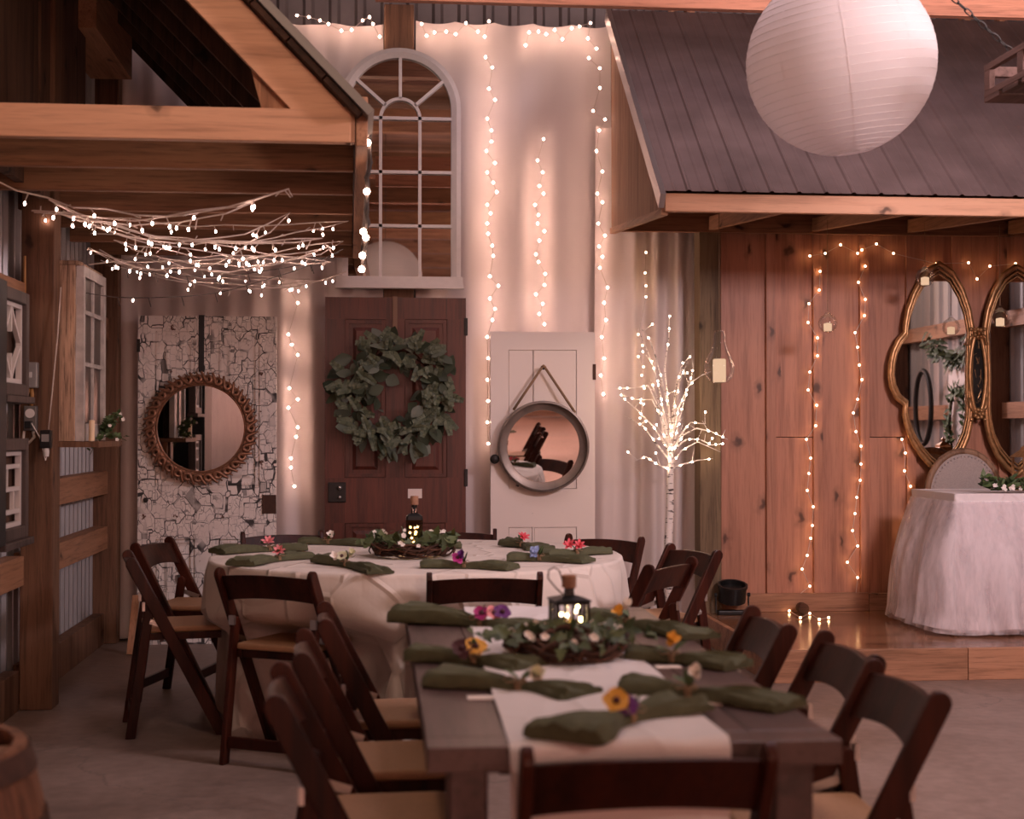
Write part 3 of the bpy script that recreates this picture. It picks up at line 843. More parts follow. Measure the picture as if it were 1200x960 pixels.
# zinc mirror on the cream door, tipped a little forward on its rope
c = FY(637, 523, YD-.06); R1 = 53/F*9.05; R0 = 42/F*9.05
zm = thing('round_mirror', 'round zinc-rimmed mirror hanging from a rope on cream door', 'mirror', (c.x, YD-.035, c.z))
zm.rotation_euler = (math.radians(3.0), 0, math.radians(-2.6))
MB().lathe([(R0, .0), (R1, -.008), (R1, .06), (R1-.012, .064), (R1-.014, .03), (R0+.004, .012), (R0, .012)], 72, rot, False).build('zinc_rim', M['zinc'], zm, smooth='auto')
MB().lathe([(0, .008), (R0+.004, .008), (R0+.004, .011), (0, .011)], 72, rot).build('mirror_glass', M['mirror'], zm)
ap = FY(636, 430, YD-.01) - c
mb = MB()
ptsr = [V((-.19, -.03, R1*.80)), V((-.10, -.01, .37)), V((ap.x-.006, .0, ap.z)), V((ap.x+.006, .0, ap.z)), V((.12, -.01, .36)), V((.20, -.03, R1*.74))]
mb.tube([ptsr[0], ptsr[2]], .0085, 7); mb.tube([ptsr[3], ptsr[5]], .0085, 7); mb.tube([V((ap.x-.012, .0, ap.z-.005)), V((ap.x, -.004, ap.z+.006)), V((ap.x+.012, 0, ap.z-.005))], .0085, 7)
mb.build('hanging_rope', M['rope'], zm, smooth=True)
MB().ball((ap.x, .005, ap.z-.012), .009).build('nail', M['iron'], zm)

# arched window mirror
YA = 9.0
A = lambda x, y: (lambda q: V((q.x, 0, q.z)))(FY(x, y, YA))
pl, pr = A(391, 335), A(545, 335)
xc = (pl.x+pr.x)/2 ; hw = (pr.x-pl.x)/2
zt_ = A(470, 57).z; zb_ = A(470, 336).z
base = V((xc, YA, zb_))
am = thing('arched_window_mirror', 'tall white arched window-pane mirror high above the red door', 'mirror', base)
Ht = zt_-zb_; rad = hw-.02
# the sides rise straight to the spring line and close in a half circle; a square sill block at the foot
rad = (A(545, 140).x - A(394, 140).x)/2 - .02
ft = .062
def arch_outline(r, h0, n=28): return [(-r, h0[0]), (-r, h0[1])] + [(r*cos(PI-PI*k/n), h0[1]+r*sin(PI-PI*k/n)) for k in range(1, n)] + [(r, h0[1]), (r, h0[0])]
zs_ = Ht - rad
mb = MB()
out = arch_outline(rad, (0, zs_)); inn = arch_outline(rad-ft, (ft, zs_))
mid = arch_outline(rad-ft*.45, (0, zs_))
def strip(o, i, y0, y1):
    n = len(o); vs = [(p[0], y0, p[1]) for p in o] + [(p[0], y1, p[1]) for p in i]
    return vs, [(k, k+1, n+k+1, n+k) for k in range(n-1)]
mb.add(*strip(out, out, .03, -.02)); mb.add(*strip(out, mid, -.02, -.028)); mb.add(*strip(mid, inn, -.028, -.014)); mb.add(*strip(inn, inn, -.014, .03))
mb.box((-rad-.012, -.03, 0), (rad+.012, .03, ft)).box((-rad-.018, -.036, -.012), (rad+.018, .03, .012))
mb.build('frame', M['whitepaint'], am)
MB().prism(arch_outline(rad-ft*.6, (ft*.5, zs_)), .012, .018, 'Y').build('mirror_glass', M['mirror'], am)
bars = MB()
def bar(p, q, w=.02): bars.beam((p[0], -.004, p[1]), (q[0], -.004, q[1]), .022, w, (0, 0, 1) if abs(p[0]-q[0]) > .01 else (1, 0, 0))
ri = rad-ft
sc_ = (A(500, 140).x-A(400, 140).x)/100
zrel = lambda py: A(470, py).z - zb_
xb1, xb2 = A(446, 200).x-xc, A(492, 200).x-xc
for py in (139, 202, 265): bar((-ri, zrel(py)), (ri, zrel(py)))
for xb in (xb1, xb2): bar((xb, ft), (xb, zrel(139)))
ca = ((xb1+xb2)/2, zrel(139)); ra = (xb2-xb1)/2
pts = [V((ca[0]+ra*cos(PI*k/18), -.004, ca[1]+ra*sin(PI*k/18))) for k in range(19)]
for i in range(18): bars.beam(pts[i], pts[i+1], .022, .02, (pts[i]-V((ca[0], -.004, ca[1]))).normalized())
for an in (PI/2, PI*.23, PI*.77):
    d_ = V((cos(an), 0, sin(an)))
    # run the spoke to the frame
    s_ = ra
    while (V((ca[0], 0, ca[1]))+d_*s_ - V((0, 0, zs_))).length < ri and s_ < 2: s_ += .004
    p_, q_ = V((ca[0], -.004, ca[1]))+d_*ra, V((ca[0], -.004, ca[1]))+d_*s_
    bars.beam(p_, q_, .022, .02, (0,0,1) if an != PI/2 else (1,0,0))
bars.build('glazing_bars', M['whitepaint'], am)

# eucalyptus wreath ----------------------------------------------------
def leaf_shape(mb, p, d, nrm, L, W, kind, rnd):
    d = d.normalized(); nrm = (nrm - d*nrm.dot(d))
    nrm = nrm.normalized() if nrm.length > 1e-5 else d.orthogonal().normalized()
    s = d.cross(nrm)
    if kind == 'oval': prof = [(0, .05), (.18, .62), (.42, 1), (.68, .82), (.88, .42), (1, .03)]
    elif kind == 'round': prof = [(0, .1), (.2, .8), (.5, 1), (.8, .8), (1, .1)]
    elif kind == 'ivy': prof = [(0, .12), (.06, .75), (.22, 1.0), (.36, .55), (.52, .72), (.74, .36), (1, .02)]
    else: prof = [(0, .05), (.3, .7), (.6, .6), (1, .03)]
    fold = rnd.uniform(.1, .4); curl = rnd.uniform(-.25, .5)
    vs = []
    for t, w in prof:
        c = p + d*(L*t) - nrm*(curl*L*t*t*.5)
        vs += [c + s*(w*W/2) + nrm*(fold*w*W/2), c, c - s*(w*W/2) + nrm*(fold*w*W/2)]
    fs = []
    for i in range(len(prof)-1):
        a_ = 3*i
        fs += [(a_, a_+1, a_+4, a_+3), (a_+1, a_+2, a_+5, a_+4)]
    mb.add(vs, fs)
c = FY(464, 462, YD-.09)
RW = 49.5/F*8.95
wr = thing('eucalyptus_wreath', 'round eucalyptus wreath hung on the red-brown door', 'wreath', (c.x, YD-.075, c.z))
rnd = random.Random(4)
mb = MB()
for k in range(5):
    mb.tube([V(((RW+.012*sin(9*a_+k))*cos(a_), .01*cos(7*a_+k*2), (RW+.012*sin(9*a_+k))*sin(a_))) for a_ in [2*PI*i/60 for i in range(60)]], .0045, 5, True)
mb.build('twig_ring', M['twig'], wr)
big = MB(); small = MB(); dark = MB()
for k in range(200):
    a_ = rnd.uniform(0, 2*PI); ro = RW + rnd.gauss(0, .05)
    p = V((ro*cos(a_), rnd.uniform(-.075, .01), ro*sin(a_)))
    rad_ = V((cos(a_), 0, sin(a_))); tan = V((-sin(a_), 0, cos(a_)))
    side = 1 if ro > RW else -1
    d = tan*rnd.uniform(-1.3, .9) + rad_*side*rnd.uniform(-.1, .9) + V((0, rnd.uniform(-.7, .2), 0)) + V((0, 0, -.3))
    L = rnd.uniform(.05, .15)
    leaf_shape(big if k % 3 == 0 else dark, p, d, V((rnd.uniform(-1.1, 1.1), -1, rnd.uniform(-.7, 1.1))), L if side > 0 else L*.75, L*rnd.uniform(.42, .68), 'oval', rnd)
for k in range(120):
    a_ = rnd.uniform(0, 2*PI); ro = RW + rnd.uniform(-.05, .085)
    p = V((ro*cos(a_), rnd.uniform(-.085, -.02), ro*sin(a_)))
    rad_ = V((cos(a_), 0, sin(a_))); tan = V((-sin(a_), 0, cos(a_)))
    d = (rad_*rnd.uniform(-.3, 1)*(1 if ro > RW else -.6) + tan*rnd.uniform(-1, 1) + V((0, -.25, 0))).normalized()
    L = rnd.uniform(.07, .12)
    small.tube([p, p+d*L], .0018, 4)
    for i in range(7):
        q = p + d*L*(i+1)/7
        for sd in (-1, 1):
            s = d.cross(V((0, 1, 0))).normalized()*sd
            leaf_shape(small, q, s+d*.6, V((0, -1, .2)), .028*(1.15-.08*i), .026*(1.1-.07*i), 'round', rnd)
big.build('silver_leaves', leafmat('silver leaf', (.075, .092, .066), (.165, .19, .14)), wr, smooth=True)
dark.build('dark_leaves', leafmat('deep leaf', (.024, .036, .02), (.07, .088, .052)), wr, smooth=True)
small.build('silver_dollar_sprigs', M['eucalyptus'], wr, smooth=True)
p = FY(463, 348, YD-.045)
MB().box((p.x-c.x-.014, .030, RW+.03), (p.x-c.x+.014, .033, p.z-c.z+.003)).box((p.x-c.x-.014, .030, p.z-c.z+.001), (p.x-c.x+.014, .094, p.z-c.z+.005)).build('hanger', M['bronze_ribbon'], wr)

# ================================================================== FOLDING CHAIRS
def chair_mesh():
    t = thing('folding_chair', 'x', 'chair')
    TOP, FOOT, HT = -.195, .205, .775
    ry = lambda z: TOP + (FOOT-TOP)*(HT-z)/HT
    ang = math.atan2(HT, TOP-FOOT)
    dirv = V((0, FOOT-TOP, -HT)).normalized(); nr = V((0, dirv.z, -dirv.y))
    def rail_poly(p, q, w, rt=True):
        d = (V(q)-V(p)).normalized(); n = V((d[1], -d[0]))
        poly = []
        if rt:
            for k in range(9):
                a = PI*k/8
                c_ = V(p) + d*(w/2)
                poly.append(c_ + n*(w/2*cos(a)) - d*(w/2*sin(a)))
        else: poly += [V(p)+n*(w/2), V(p)-n*(w/2)]
        e = V(q)
        # cut the foot level with the floor
        poly += [V((e[0]-n[0]*0 - w/2*abs(1/ d[1]) , 0)) if n[0] > 0 else V((e[0]+w/2*abs(1/d[1]), 0)),
                 V((e[0]+w/2*abs(1/d[1]), 0)) if n[0] > 0 else V((e[0]-w/2*abs(1/d[1]), 0))]
        return [(a_[0], a_[1]) for a_ in poly]
    for s in (-1, 1):
        x0 = s*.213
        MB().prism(rail_poly((TOP, HT), (FOOT, 0), .052), x0-.011, x0+.011, 'X').build('front_leg', M['chair'], t, bevel=.004)
        x1 = s*.188
        MB().prism(rail_poly((-.105, .575), (-.185, 0), .042), x1-.0115, x1+.0115, 'X').build('rear_leg', M['chair'], t, bevel=.004)
        b = MB().beam((s*.2005, -.105, .50), (s*.2005, -.02, .472), .004, .022, (0, 0, 1))
        b.lathe([(0, 0), (.007, 0), (.007, .003), (0, .004)], 8, Matrix.Translation((s*.203, -.10, .498)) @ Matrix.Rotation(s*PI/2, 4, 'Y'))
        b.box((s*.1885-.013, -.1375, .545), (s*.1885+.013, -.1255, .582))
        b.build('bracket', M['steel'], t)
    # crest rail: bowed to the back, arched lower edge
    cr = MB(); n = 12
    vs = []
    for i in range(n+1):
        u = i/n*2-1; x = u*.203
        bow = -.016*(1-u*u)
        zt2 = .745 + .010*(1-u*u); zb2 = .643 + .016*(1-u*u)
        for zz, off in ((zb2, -.008), (zt2, -.008), (zt2, .009), (zb2, .009)):
            vs.append((x, ry(zz)+bow+off, zz))
    fs = [(3,2,1,0), (4*n, 4*n+1, 4*n+2, 4*n+3)]
    for i in range(n):
        for k in range(4):
            l = (k+1) % 4
            fs.append((4*i+k, 4*i+l, 4*i+4+l, 4*i+4+k))
    cr.add(vs, fs).build('backrest', M['chair'], t, bevel=.003)
    MB().prism([(-.17, -.125), (.17, -.125), (.18, -.1), (.178, .19), (.15, .215), (-.15, .215), (-.178, .19), (-.18, -.1)][::1], .447, .472, 'Z').build('seat', M['seat'], t, bevel=.008)
    fr = MB()
    for s in (-1, 1): fr.box((s*.1635-.012, -.12, .415), (s*.1635+.012, .20, .4465))
    fr.box((-.151, .175, .415), (.151, .2, .4465)); fr.box((-.151, -.115, .415), (.151, -.09, .4465))
    fr.build('seat_frame', M['chair'], t, bevel=.003)
    yr = lambda z: -.105 + (-.08)*(.575-z)/.575
    MB().box((-.1765, yr(.09)-.010, .065), (.1765, yr(.09)+.010, .11)).build('stretcher', M['chair'], t, bevel=.003)
    MB().box((-.2015, ry(.14)-.010, .12), (.2015, ry(.14)+.010, .165)).build('stretcher', M['chair'], t, bevel=.003)
    mb = MB()
    for k in range(3):
        x = -.09+.09*k; mb.beam((x, -.10, .41), (x, .17, .405), .006, .004)
    mb.build('seat_slats', M['steel'], t)
    return t
CH0 = chair_mesh()
CHAIRS = []
def chair(label, back, face, first=[True], group=None):
    """back: point under the middle of the crest; face: direction the sitter looks"""
    fx, fy = face; l = math.hypot(fx, fy); fx /= l; fy /= l
    rz = math.atan2(fy, fx) - PI/2
    loc = V((back[0]+fx*.195, back[1]+fy*.195, 0))
    if first[0]:
        first[0] = False; o = CH0; o.location = loc; o.rotation_euler = (0, 0, rz); tag(o, label)
    else: o = copy_thing(CH0, loc, rz, label)
    o['group'] = group
    CHAIRS.append((loc, rz)); return o
def backc(p, q):   # pixel tops of the two back posts
    a, b = G(*p, .775), G(*q, .775)
    return (a+b)/2, (b-a)
gl, gr_ = 'folding chairs at the long table', 'folding chairs at the round table'
# long table, left side
for lab, p, q in (('dark folding chair at the long table, frontmost on the left side', (313, 813), (327, 779)),
                  ('dark folding chair at the long table, middle of the left side', (341, 763), (358, 740)),
                  ('dark folding chair at the long table, farthest on the left side', (369, 723), (384, 709))):
    m, d = backc(p, q); chair(lab, m, (1, .04), group=gl)
for lab, p, q in (('dark folding chair at the long table, frontmost on the right side', (1094, 808), (1040, 776)),
                  ('dark folding chair at the long table, middle of the right side', (1027, 765), (975, 742)),
                  ('dark folding chair at the long table, farthest on the right by the stage corner', (927, 729), (887, 713))):
    m, d = backc(p, q); chair(lab, m, (-1, .03), group=gl)
m, d = backc((626, 879), (896, 872)); chair('folding chair tucked under the near end of the long table', m, (.0, 1), group=gl)
# round table
m, d = backc((250, 668), (368, 669)); chair('folding chair with back to camera at the round table, beside the long table chairs', m, (.48, .88), group=gr_)
m, d = backc((504, 670), (627, 667)); m.y -= .10; chair('folding chair between round table and far end of long table', m, (.02, 1), group=gr_)
m, d = backc((153, 657), (145, 643)); chair('folding chair side-on left of round table, nearer of two', m, (.98, .2), group=gr_)
m, d = backc((155, 637), (197, 629)); chair('folding chair before the crackled white door, left of round table', m, (.97, -.24), group=gr_)
m, d = backc((291, 623), (369, 622)); chair('folding chair behind the round table between crackled and red doors', m, (.25, -1), group=gr_)
m, d = backc((496, 620), (574, 620)); chair('folding chair behind the round table in front of the red door edge', m, (-.08, -1), group=gr_)
m, d = backc((671, 625), (750, 630)); chair('folding chair behind the round table in front of the cream door', m, (-.6, -.8), group=gr_)
m, d = backc((760, 660), (818, 655)); chair('folding chair at the round table, nearer of the two by stage', m, (-.80, .60), group=gr_)
m, d = backc((793, 637), (838, 645)); chair('folding chair at the round table standing against the stage side post', m, (-.93, -.30), group=gr_)

# ================================================================== LONG TABLE
TZ0 = .76
ax = G(497, 876, TZ0); bx_ = G(985, 868, TZ0); cx_ = G(757, 713, TZ0); dx_ = G(476, 713, TZ0)
TX0, TX1 = (ax.x+dx_.x)/2, (bx_.x+cx_.x)/2
TY0, TY1 = (ax.y+bx_.y)/2, (cx_.y+dx_.y)/2
lt = thing('farm_table', 'long grey-brown plank farm table set with green napkins and white runner', 'table', ((TX0+TX1)/2, (TY0+TY1)/2, 0))
hw_, hl_ = (TX1-TX0)/2, (TY1-TY0)/2
mb = MB(); nb = 5
for k in range(nb):
    x0 = -hw_+2*hw_*k/nb; x1 = x0+2*hw_/nb
    mb.box((x0+.0008, -hl_+.09, TZ0-.045), (x1-.0008, hl_-.09, TZ0))
for s in (-1, 1): mb.box((-hw_, s*(hl_-.0445)-.0445, TZ0-.045), (hw_, s*(hl_-.0445)+.0445, TZ0))
mb.build('tabletop', M['tabletop'], lt, bevel=.002)
mb = MB()
for s in (-1, 1): mb.box((-hw_+.14, s*(hl_-.16)-.012, TZ0-.085), (hw_-.14, s*(hl_-.16)+.012, TZ0-.046)); mb.box((s*(hw_-.13)-.012, -hl_+.173, TZ0-.085), (s*(hw_-.13)+.012, hl_-.173, TZ0-.046))
mb.build('apron', M['tabletop'], lt)
for sx in (-1, 1):
    for sy in (-1, 1):
        cx, cy = sx*(hw_-.075), sy*(hl_-.085)
        MB().lathe([(.048, 0), (.046, .05), (.05, .3), (.052, TZ0-.046)], 4, Matrix.Translation((cx, cy, 0)) @ Matrix.Rotation(PI/4, 4, 'Z')).build('leg', M['tabletop'], lt, bevel=.006)
# runner
r0a, r0b = G(543, 713, TZ0), G(735, 712, TZ0)
ra_, rb_ = G(598, 878, TZ0), G(862, 876, TZ0)
def runner():
    rnd = random.Random(2)
    yend = TY0
    far = [V((r0a.x, TY1, 0)), V((min(r0b.x, .66), TY1, 0))]
    nearp = [V((ra_.x, yend-.004, 0)), V((rb_.x, yend-.004, 0))]
    Lt = TY1-yend; tail = .25; back = .22; tot = back+Lt+tail
    def fn(u, v):
        s = v*tot
        wob = .003*sin(9*u+13*v)+.002*sin(31*v+5*u)
        if s < back:
            q = (s/back); e = far[0].lerp(far[1], u); return V((e.x, TY1+.006, TZ0-.22*(1-q)+.003))
        s -= back
        if s < Lt:
            t_ = s/Lt; e = far[0].lerp(far[1], u).lerp(nearp[0].lerp(nearp[1], u), t_)
            return V((e.x, e.y, TZ0+.0045+abs(wob)))
        s -= Lt
        e = nearp[0].lerp(nearp[1], u)
        return V((e.x + .02*s*(1-2*u), e.y-.006-.006*sin(8*u+s*9), TZ0+.002-s))
    mb = MB().grid(24, 120, fn)
    o = mb.build('table_runner', M['runner'], smooth=True)
    return tag(o, 'white cloth runner laid along the long table and hanging over its near end', 'table runner')
runner()

# ================================================================== ROUND TABLE
n_, f_ = G(490, 675, TZ0), G(490, 632.5, TZ0)
RC = V((G(490, 652, TZ0).x, (n_.y+f_.y)/2+.05, 0)); RR = .925
rt = thing('round_table', 'round banquet table under the floor-length ivory cloth', 'table', RC)
MB().lathe([(0, TZ0-.03), (RR-.03, TZ0-.03), (RR-.03, TZ0-.006), (0, TZ0-.006)], 48).build('tabletop', M['riser'], rt)
for k in range(4):
    a_ = PI/4+PI/2*k
    MB().tube([V((.3*cos(a_), .3*sin(a_), 0)), V((.3*cos(a_), .3*sin(a_), TZ0-.031))], .016, 8).build('leg', M['blackmetal'], rt)
def cloth_mesh():
    rnd = random.Random(6)
    rings = []
    na = 220
    levels = [(.0, 0), (.3, 0), (.6, 0), (.85, 0), (.965, 0), (.99, 0)]
    nz = 34
    TOP, FOOT, HT = -.195, .205, .775
    def skirt(a, t):
        z = (TZ0-.004) - (TZ0-.012)*t
        fold = .018*cos(11*a+.7)+.014*cos(17*a+2.1)+.012*cos(7*a)
        r = RR + .012*min(1, t*12) + t*(.07+fold*1.3) + .006*sin(9*t+5*a)*sin(3*a)
        return V((r*cos(a), r*sin(a), z))
    vs = [V((0, 0, TZ0))]; cnt = 1
    allr = []
    for lv, _ in levels[1:]: allr.append([V((RR*lv*cos(2*PI*k/na), RR*lv*sin(2*PI*k/na), TZ0+.0015*sin(14*lv+6*PI*k/na))) for k in range(na)])
    for j in range(nz+1):
        t = (j/nz)**1.15
        allr.append([skirt(2*PI*k/na, t) for k in range(na)])
    # the chairs push the hanging cloth in
    for ring in allr:
        for k, p in enumerate(ring):
            if p.z > TZ0-.02: continue
            w = p + RC
            for loc, rz in CHAIRS:
                dx, dy = w.x-loc.x, w.y-loc.y
                if dx*dx+dy*dy > .8: continue
                lx = dx*cos(rz)+dy*sin(rz); ly = -dx*sin(rz)+dy*cos(rz)
                need = max(TOP + (FOOT-TOP)*(HT-p.z)/HT + .04, .228 - .5*max(0, min(1, (p.z-.47)/.16)))
                deep = (loc.x-RC.x)**2 < .06 and loc.y < RC.y
                fade = min(1, max(0, ((.38 if deep else .70)-abs(lx))/(.14 if deep else .50))); fade = fade*fade*(3-2*fade)
                if ly < need and ly > -.35:
                    mv = (need-ly)*fade*(min(1, (TZ0-.02-p.z)/.05+.2) if deep else min(1, (TZ0-.02-p.z)/.22))
                    w = w + V((-sin(rz)*mv, cos(rz)*mv, 0))
            ring[k] = w - RC
    for _ in range(3):
        for r_i, ring in enumerate(allr):
            if r_i < 6: continue
            new = [ (ring[k]*2 + ring[k-1] + ring[(k+1) % na])/4 for k in range(na)]
            for k in range(na): ring[k] = V((new[k].x, new[k].y, ring[k].z))
    for _ in range(1):
        old = [[p.copy() for p in r] for r in allr]
        for r_i in range(8, len(allr)-1):
            for k in range(na):
                u_, d_, m_ = old[r_i-1][k], old[r_i+1][k], old[r_i][k]
                allr[r_i][k] = V(((u_.x+d_.x+2*m_.x)/4, (u_.y+d_.y+2*m_.y)/4, m_.z))
    fs = [(0, 1+k, 1+(k+1) % na) for k in range(na)]
    for ring in allr: vs += ring
    for j in range(len(allr)-1):
        for k in range(na):
            l = (k+1) % na
            fs.append((1+j*na+k, 1+(j+1)*na+k, 1+(j+1)*na+l, 1+j*na+l))
    return MB().add(vs, fs)
tc = cloth_mesh().build('tablecloth', M['linen'], smooth=True, loc=RC)
tag(tc, 'floor-length ivory cloth draped over the round table', 'tablecloth')

# ================================================================== NAPKINS AND FLOWERS
def petals(mb, c, n, L, W, tilt, rnd, nrm=V((0, -.4, 1)), start=0):
    nrm = nrm.normalized(); a = nrm.orthogonal().normalized(); b = nrm.cross(a)
    for k in range(n):
        an = start + 2*PI*k/n + rnd.uniform(-.12, .12)
        d = (a*cos(an)+b*sin(an))*cos(tilt) + nrm*sin(tilt)
        leaf_shape(mb, c, d, nrm, L*rnd.uniform(.85, 1.1), W, 'round', rnd)
NAP_N = [0]
def napkin(label, p, q, z, flowers, pinch=.5, wide=(.075, .07), hgt=.032, bend=0.0, fan=True, cat='napkin', group=None, seed=None, ft=None):
    """a rolled napkin tied in the middle: p, q are the pixels of its ends"""
    NAP_N[0] += 1
    rnd = random.Random(seed or NAP_N[0]*7)
    a, b = G(*p, z+.014), G(*q, z+.014)
    ctr = a.lerp(b, pinch); ctr.z = z
    L = (b-a).length; rz = math.atan2(b.y-a.y, b.x-a.x)
    t = thing('napkin', label, cat, ctr, rz, group)
    u0, u1 = -L*pinch, L*(1-pinch)
    def sect(x):
        u = x/u0 if x < 0 else x/u1
        w = wide[0] if x < 0 else wide[1]
        s = u*u*(3-2*u)
        width = .026 + (w*1.5-.026)*(s**1.0)
        h = .020 + (hgt*1.1-.020)*sin(min(1, u*1.6)*PI/2)
        if x > 0 and fan: h = .020 + .012*sin(min(1, u*1.3)*PI*.8)
        if u > .93: h *= 1-.25*(u-.93)/.07
        return width, max(h, .012), u
    nx, na = 44, 30
    k1 = rnd.uniform(0, 6)
    def fn(uu, vv):
        x = u0 + (u1-u0)*vv; w, h, u = sect(x)
        an = 2*PI*uu
        sx, sy = cos(an), sin(an)
        cy = math.copysign(abs(sx)**.6, sx)*w/2
        top = max(0, sy)**.8
        ridge = 0
        if sy > 0:
            ridge = .0042*cos(5*PI*sx+k1+x*8)*(1-u*.3)*(.3+u) + .003*sin(9*sx+30*x)
            if x > 0 and fan: ridge += .005*u*cos(8*PI*sx)
        zz = h*(.28+.72*top) + ridge if sy > 0 else h*.28*(1-abs(sy)**.6)
        lift = .006*u*u*sin(k1)*0
        skew = .016*u*sx*(1 if x > 0 else -1)
        return V((x + skew, cy + bend*(u*u)*.5, max(zz+lift, .0012)))
    mb = MB().grid(na, nx, fn, True)
    o = len(mb.v); w_ = na
    mb.f.append([i for i in range(na)]); mb.f.append([nx*na+i for i in range(na)][::-1])
    mb.build('cloth', M['napkin'], t, smooth='auto')
    tw = MB()
    for off in (-.004, .002, .007):
        tw.tube([V((off+.002*sin(k), .0155*cos(2*PI*k/14), .014+.0135*sin(2*PI*k/14))) for k in range(14)], .0019, 5, True)
    for s in (-1, 1):
        tw.tube([V((0, -.004, .028)), V((s*.018, -.014, .036)), V((s*.03, -.024, .030)), V((s*.018, -.026, .024)), V((.002*s, -.012, .027))], .0016, 5)
    tw.build('twine', M['twine'], t, smooth=True)
    inv = Matrix.Rotation(-rz, 3, 'Z')
    for (dx, dz, mat, kind) in flowers:
        # dx: metres to the right in the room, kept beside the knot
        c = inv @ V((dx, -.012, 0)); c.z = .03+dz
        fb = MB()
        nr = inv @ V((rnd.uniform(-.4, .4), -.75, .75))
        if kind == 'pansy':
            petals(fb, c, 5, .027, .031, .15, rnd, nr); 
        elif kind == 'star':
            petals(fb, c, 7, .034, .014, .55, rnd, nr); petals(fb, c, 6, .024, .012, .95, rnd, nr, .3)
        elif kind == 'bud':
            petals(fb, c, 5, .030, .022, 1.05, rnd, nr); fb.ball(c, .009)
        else:
            for k in range(9):
                petals(fb, c+V((rnd.uniform(-.016, .016), rnd.uniform(-.012, .012), rnd.uniform(-.018, .012))), 4, .010, .010, .4, rnd, nr)
        fl = fb.build('flower', M[mat], t, smooth=True)
        if kind == 'pansy':
            MB().ball(c + nr.normalized()*.004, .0075).build('flower_eye', M['plum'], fl)
    lf = MB()
    for k in range(3):
        d = inv @ V((rnd.uniform(-1, 1), rnd.uniform(-.5, .2), rnd.uniform(.2, .9)))
        leaf_shape(lf, V((0, 0, .026)), d, V((0, -.3, 1)), .045, .022, 'oval', rnd)
    lf.build('leaf', M['greens'], t, smooth=True)
    return t
g1, g2 = 'napkins on the long table', 'napkins on the round table'
napkin('green napkin with magenta and purple pansies, far left corner of long table', (466, 722), (640, 736), TZ0, [(.0, .012, 'magenta', 'pansy'), (.035, .012, 'pink', 'pansy'), (.058, .014, 'purple', 'pansy')], .58, (.105, .08), .05, group=g1)
napkin('green napkin with yellow pansy, second from far on left of long table', (478, 766), (622, 779), TZ0, [(.0, .016, 'yellow', 'pansy'), (-.032, .012, 'plum', 'pansy')], .56, (.06, .085), .032, group=g1)
napkin('green napkin with white-yellow bud, lying left of runner on the long table', (508, 793), (682, 812), TZ0, [(.03, .006, 'cream', 'bud'), (.04, .002, 'white', 'bud')], .6, (.095, .085), .035, group=g1)
napkin('green napkin with yellow and white flowers, far right corner of long table', (690, 722), (822, 744), TZ0, [(-.03, .014, 'yellow', 'bud'), (-.012, .03, 'white', 'bud')], .38, (.07, .075), .034, group=g1)
napkin('green napkin with small yellow bud beside the twig wreath, right of long table', (735, 766), (866, 778), TZ0, [(-.01, .022, 'yellow', 'bud')], .42, (.06, .07), .032, group=g1)
napkin('green napkin with single white bud, nearest on right side of long table', (729, 803), (926, 825), TZ0, [(.012, .022, 'white', 'bud')], .42, (.065, .07), .034, group=g1)
napkin('green napkin with yellow and purple pansy across the near end of runner', (660, 862), (806, 820), TZ0+.006, [(-.022, .016, 'yellow', 'pansy'), (-.004, .008, 'purple', 'pansy')], .48, (.105, .095), .036, group=g1)
napkin('green napkin with pink lily, behind on the left edge of round table', (254, 646), (357, 641), TZ0+.002, [(.0, .016, 'pink', 'star')], .58, (.085, .1), .034, group=g2)
napkin('green napkin with paler pink lily, in front on left edge of round table', (281, 660), (358, 650), TZ0+.002, [(.01, .014, 'pink', 'star')], .55, (.085, .1), .034, group=g2)
napkin('green napkin with cream hellebore in the middle front of the round table', (378, 655), (446, 669), TZ0+.002, [(-.022, .016, 'cream', 'pansy'), (-.05, .01, 'white', 'bud'), (.012, .022, 'cream', 'bud')], .45, (.085, .07), .036, group=g2)
napkin('green napkin lying flat along the far edge of round table', (352, 634), (437, 637), TZ0+.002, [(.012, .014, 'white', 'bud')], .4, (.07, .07), .03, group=g2)
napkin('green napkin with purple orchid at the front edge of round table', (493, 661), (601, 664), TZ0+.002, [(-.03, .014, 'magenta', 'pansy'), (-.012, .02, 'purple', 'bud')], .48, (.07, .07), .03, group=g2)
napkin('green napkin with pale blue delphinium on the round table', (595, 653), (690, 656), TZ0+.002, [(-.03, .006, 'blue', 'cluster'), (-.024, .02, 'blue', 'cluster')], .4, (.08, .07), .032, group=g2)
napkin('small green napkin with coral flower, far right of round table', (596, 636), (634, 642), TZ0+.002, [(.0, .02, 'coral', 'star')], .45, (.09, .09), .036, group=g2)
napkin('green napkin with red-pink lily on right edge of the round table', (634, 650), (713, 645), TZ0+.002, [(-.03, .014, 'coral', 'star'), (.015, .012, 'coral', 'star')], .5, (.07, .07), .03, group=g2)
napkin('green napkin tip poking out behind the ivy wreath', (515, 640), (541, 639), TZ0+.002, [(-.05, .012, 'blue', 'cluster')], .3, (.06, .05), .024, group=g2)
def place_card(label, px, py, w=.07, d=.035, rz=0):
    p = G(px, py, TZ0+.001)
    o = MB().box((-w/2, -d/2, 0), (w/2, d/2, .0015)).build('place_card', M['card'], loc=p)
    o.rotation_euler = (0, 0, rz); o['group'] = 'place cards'
    tag(o, label, 'place card')
place_card('blank white place card left of the runner on long table', 563, 818, .055, .04)
place_card('blank white place card near the middle right napkin', 783, 782, .06, .04)
place_card('blank white place card nearest the camera, beside white-bud napkin', 832, 824, .06, .045)
place_card('blank white place card at the far right of long table', 738, 741, .06, .045)

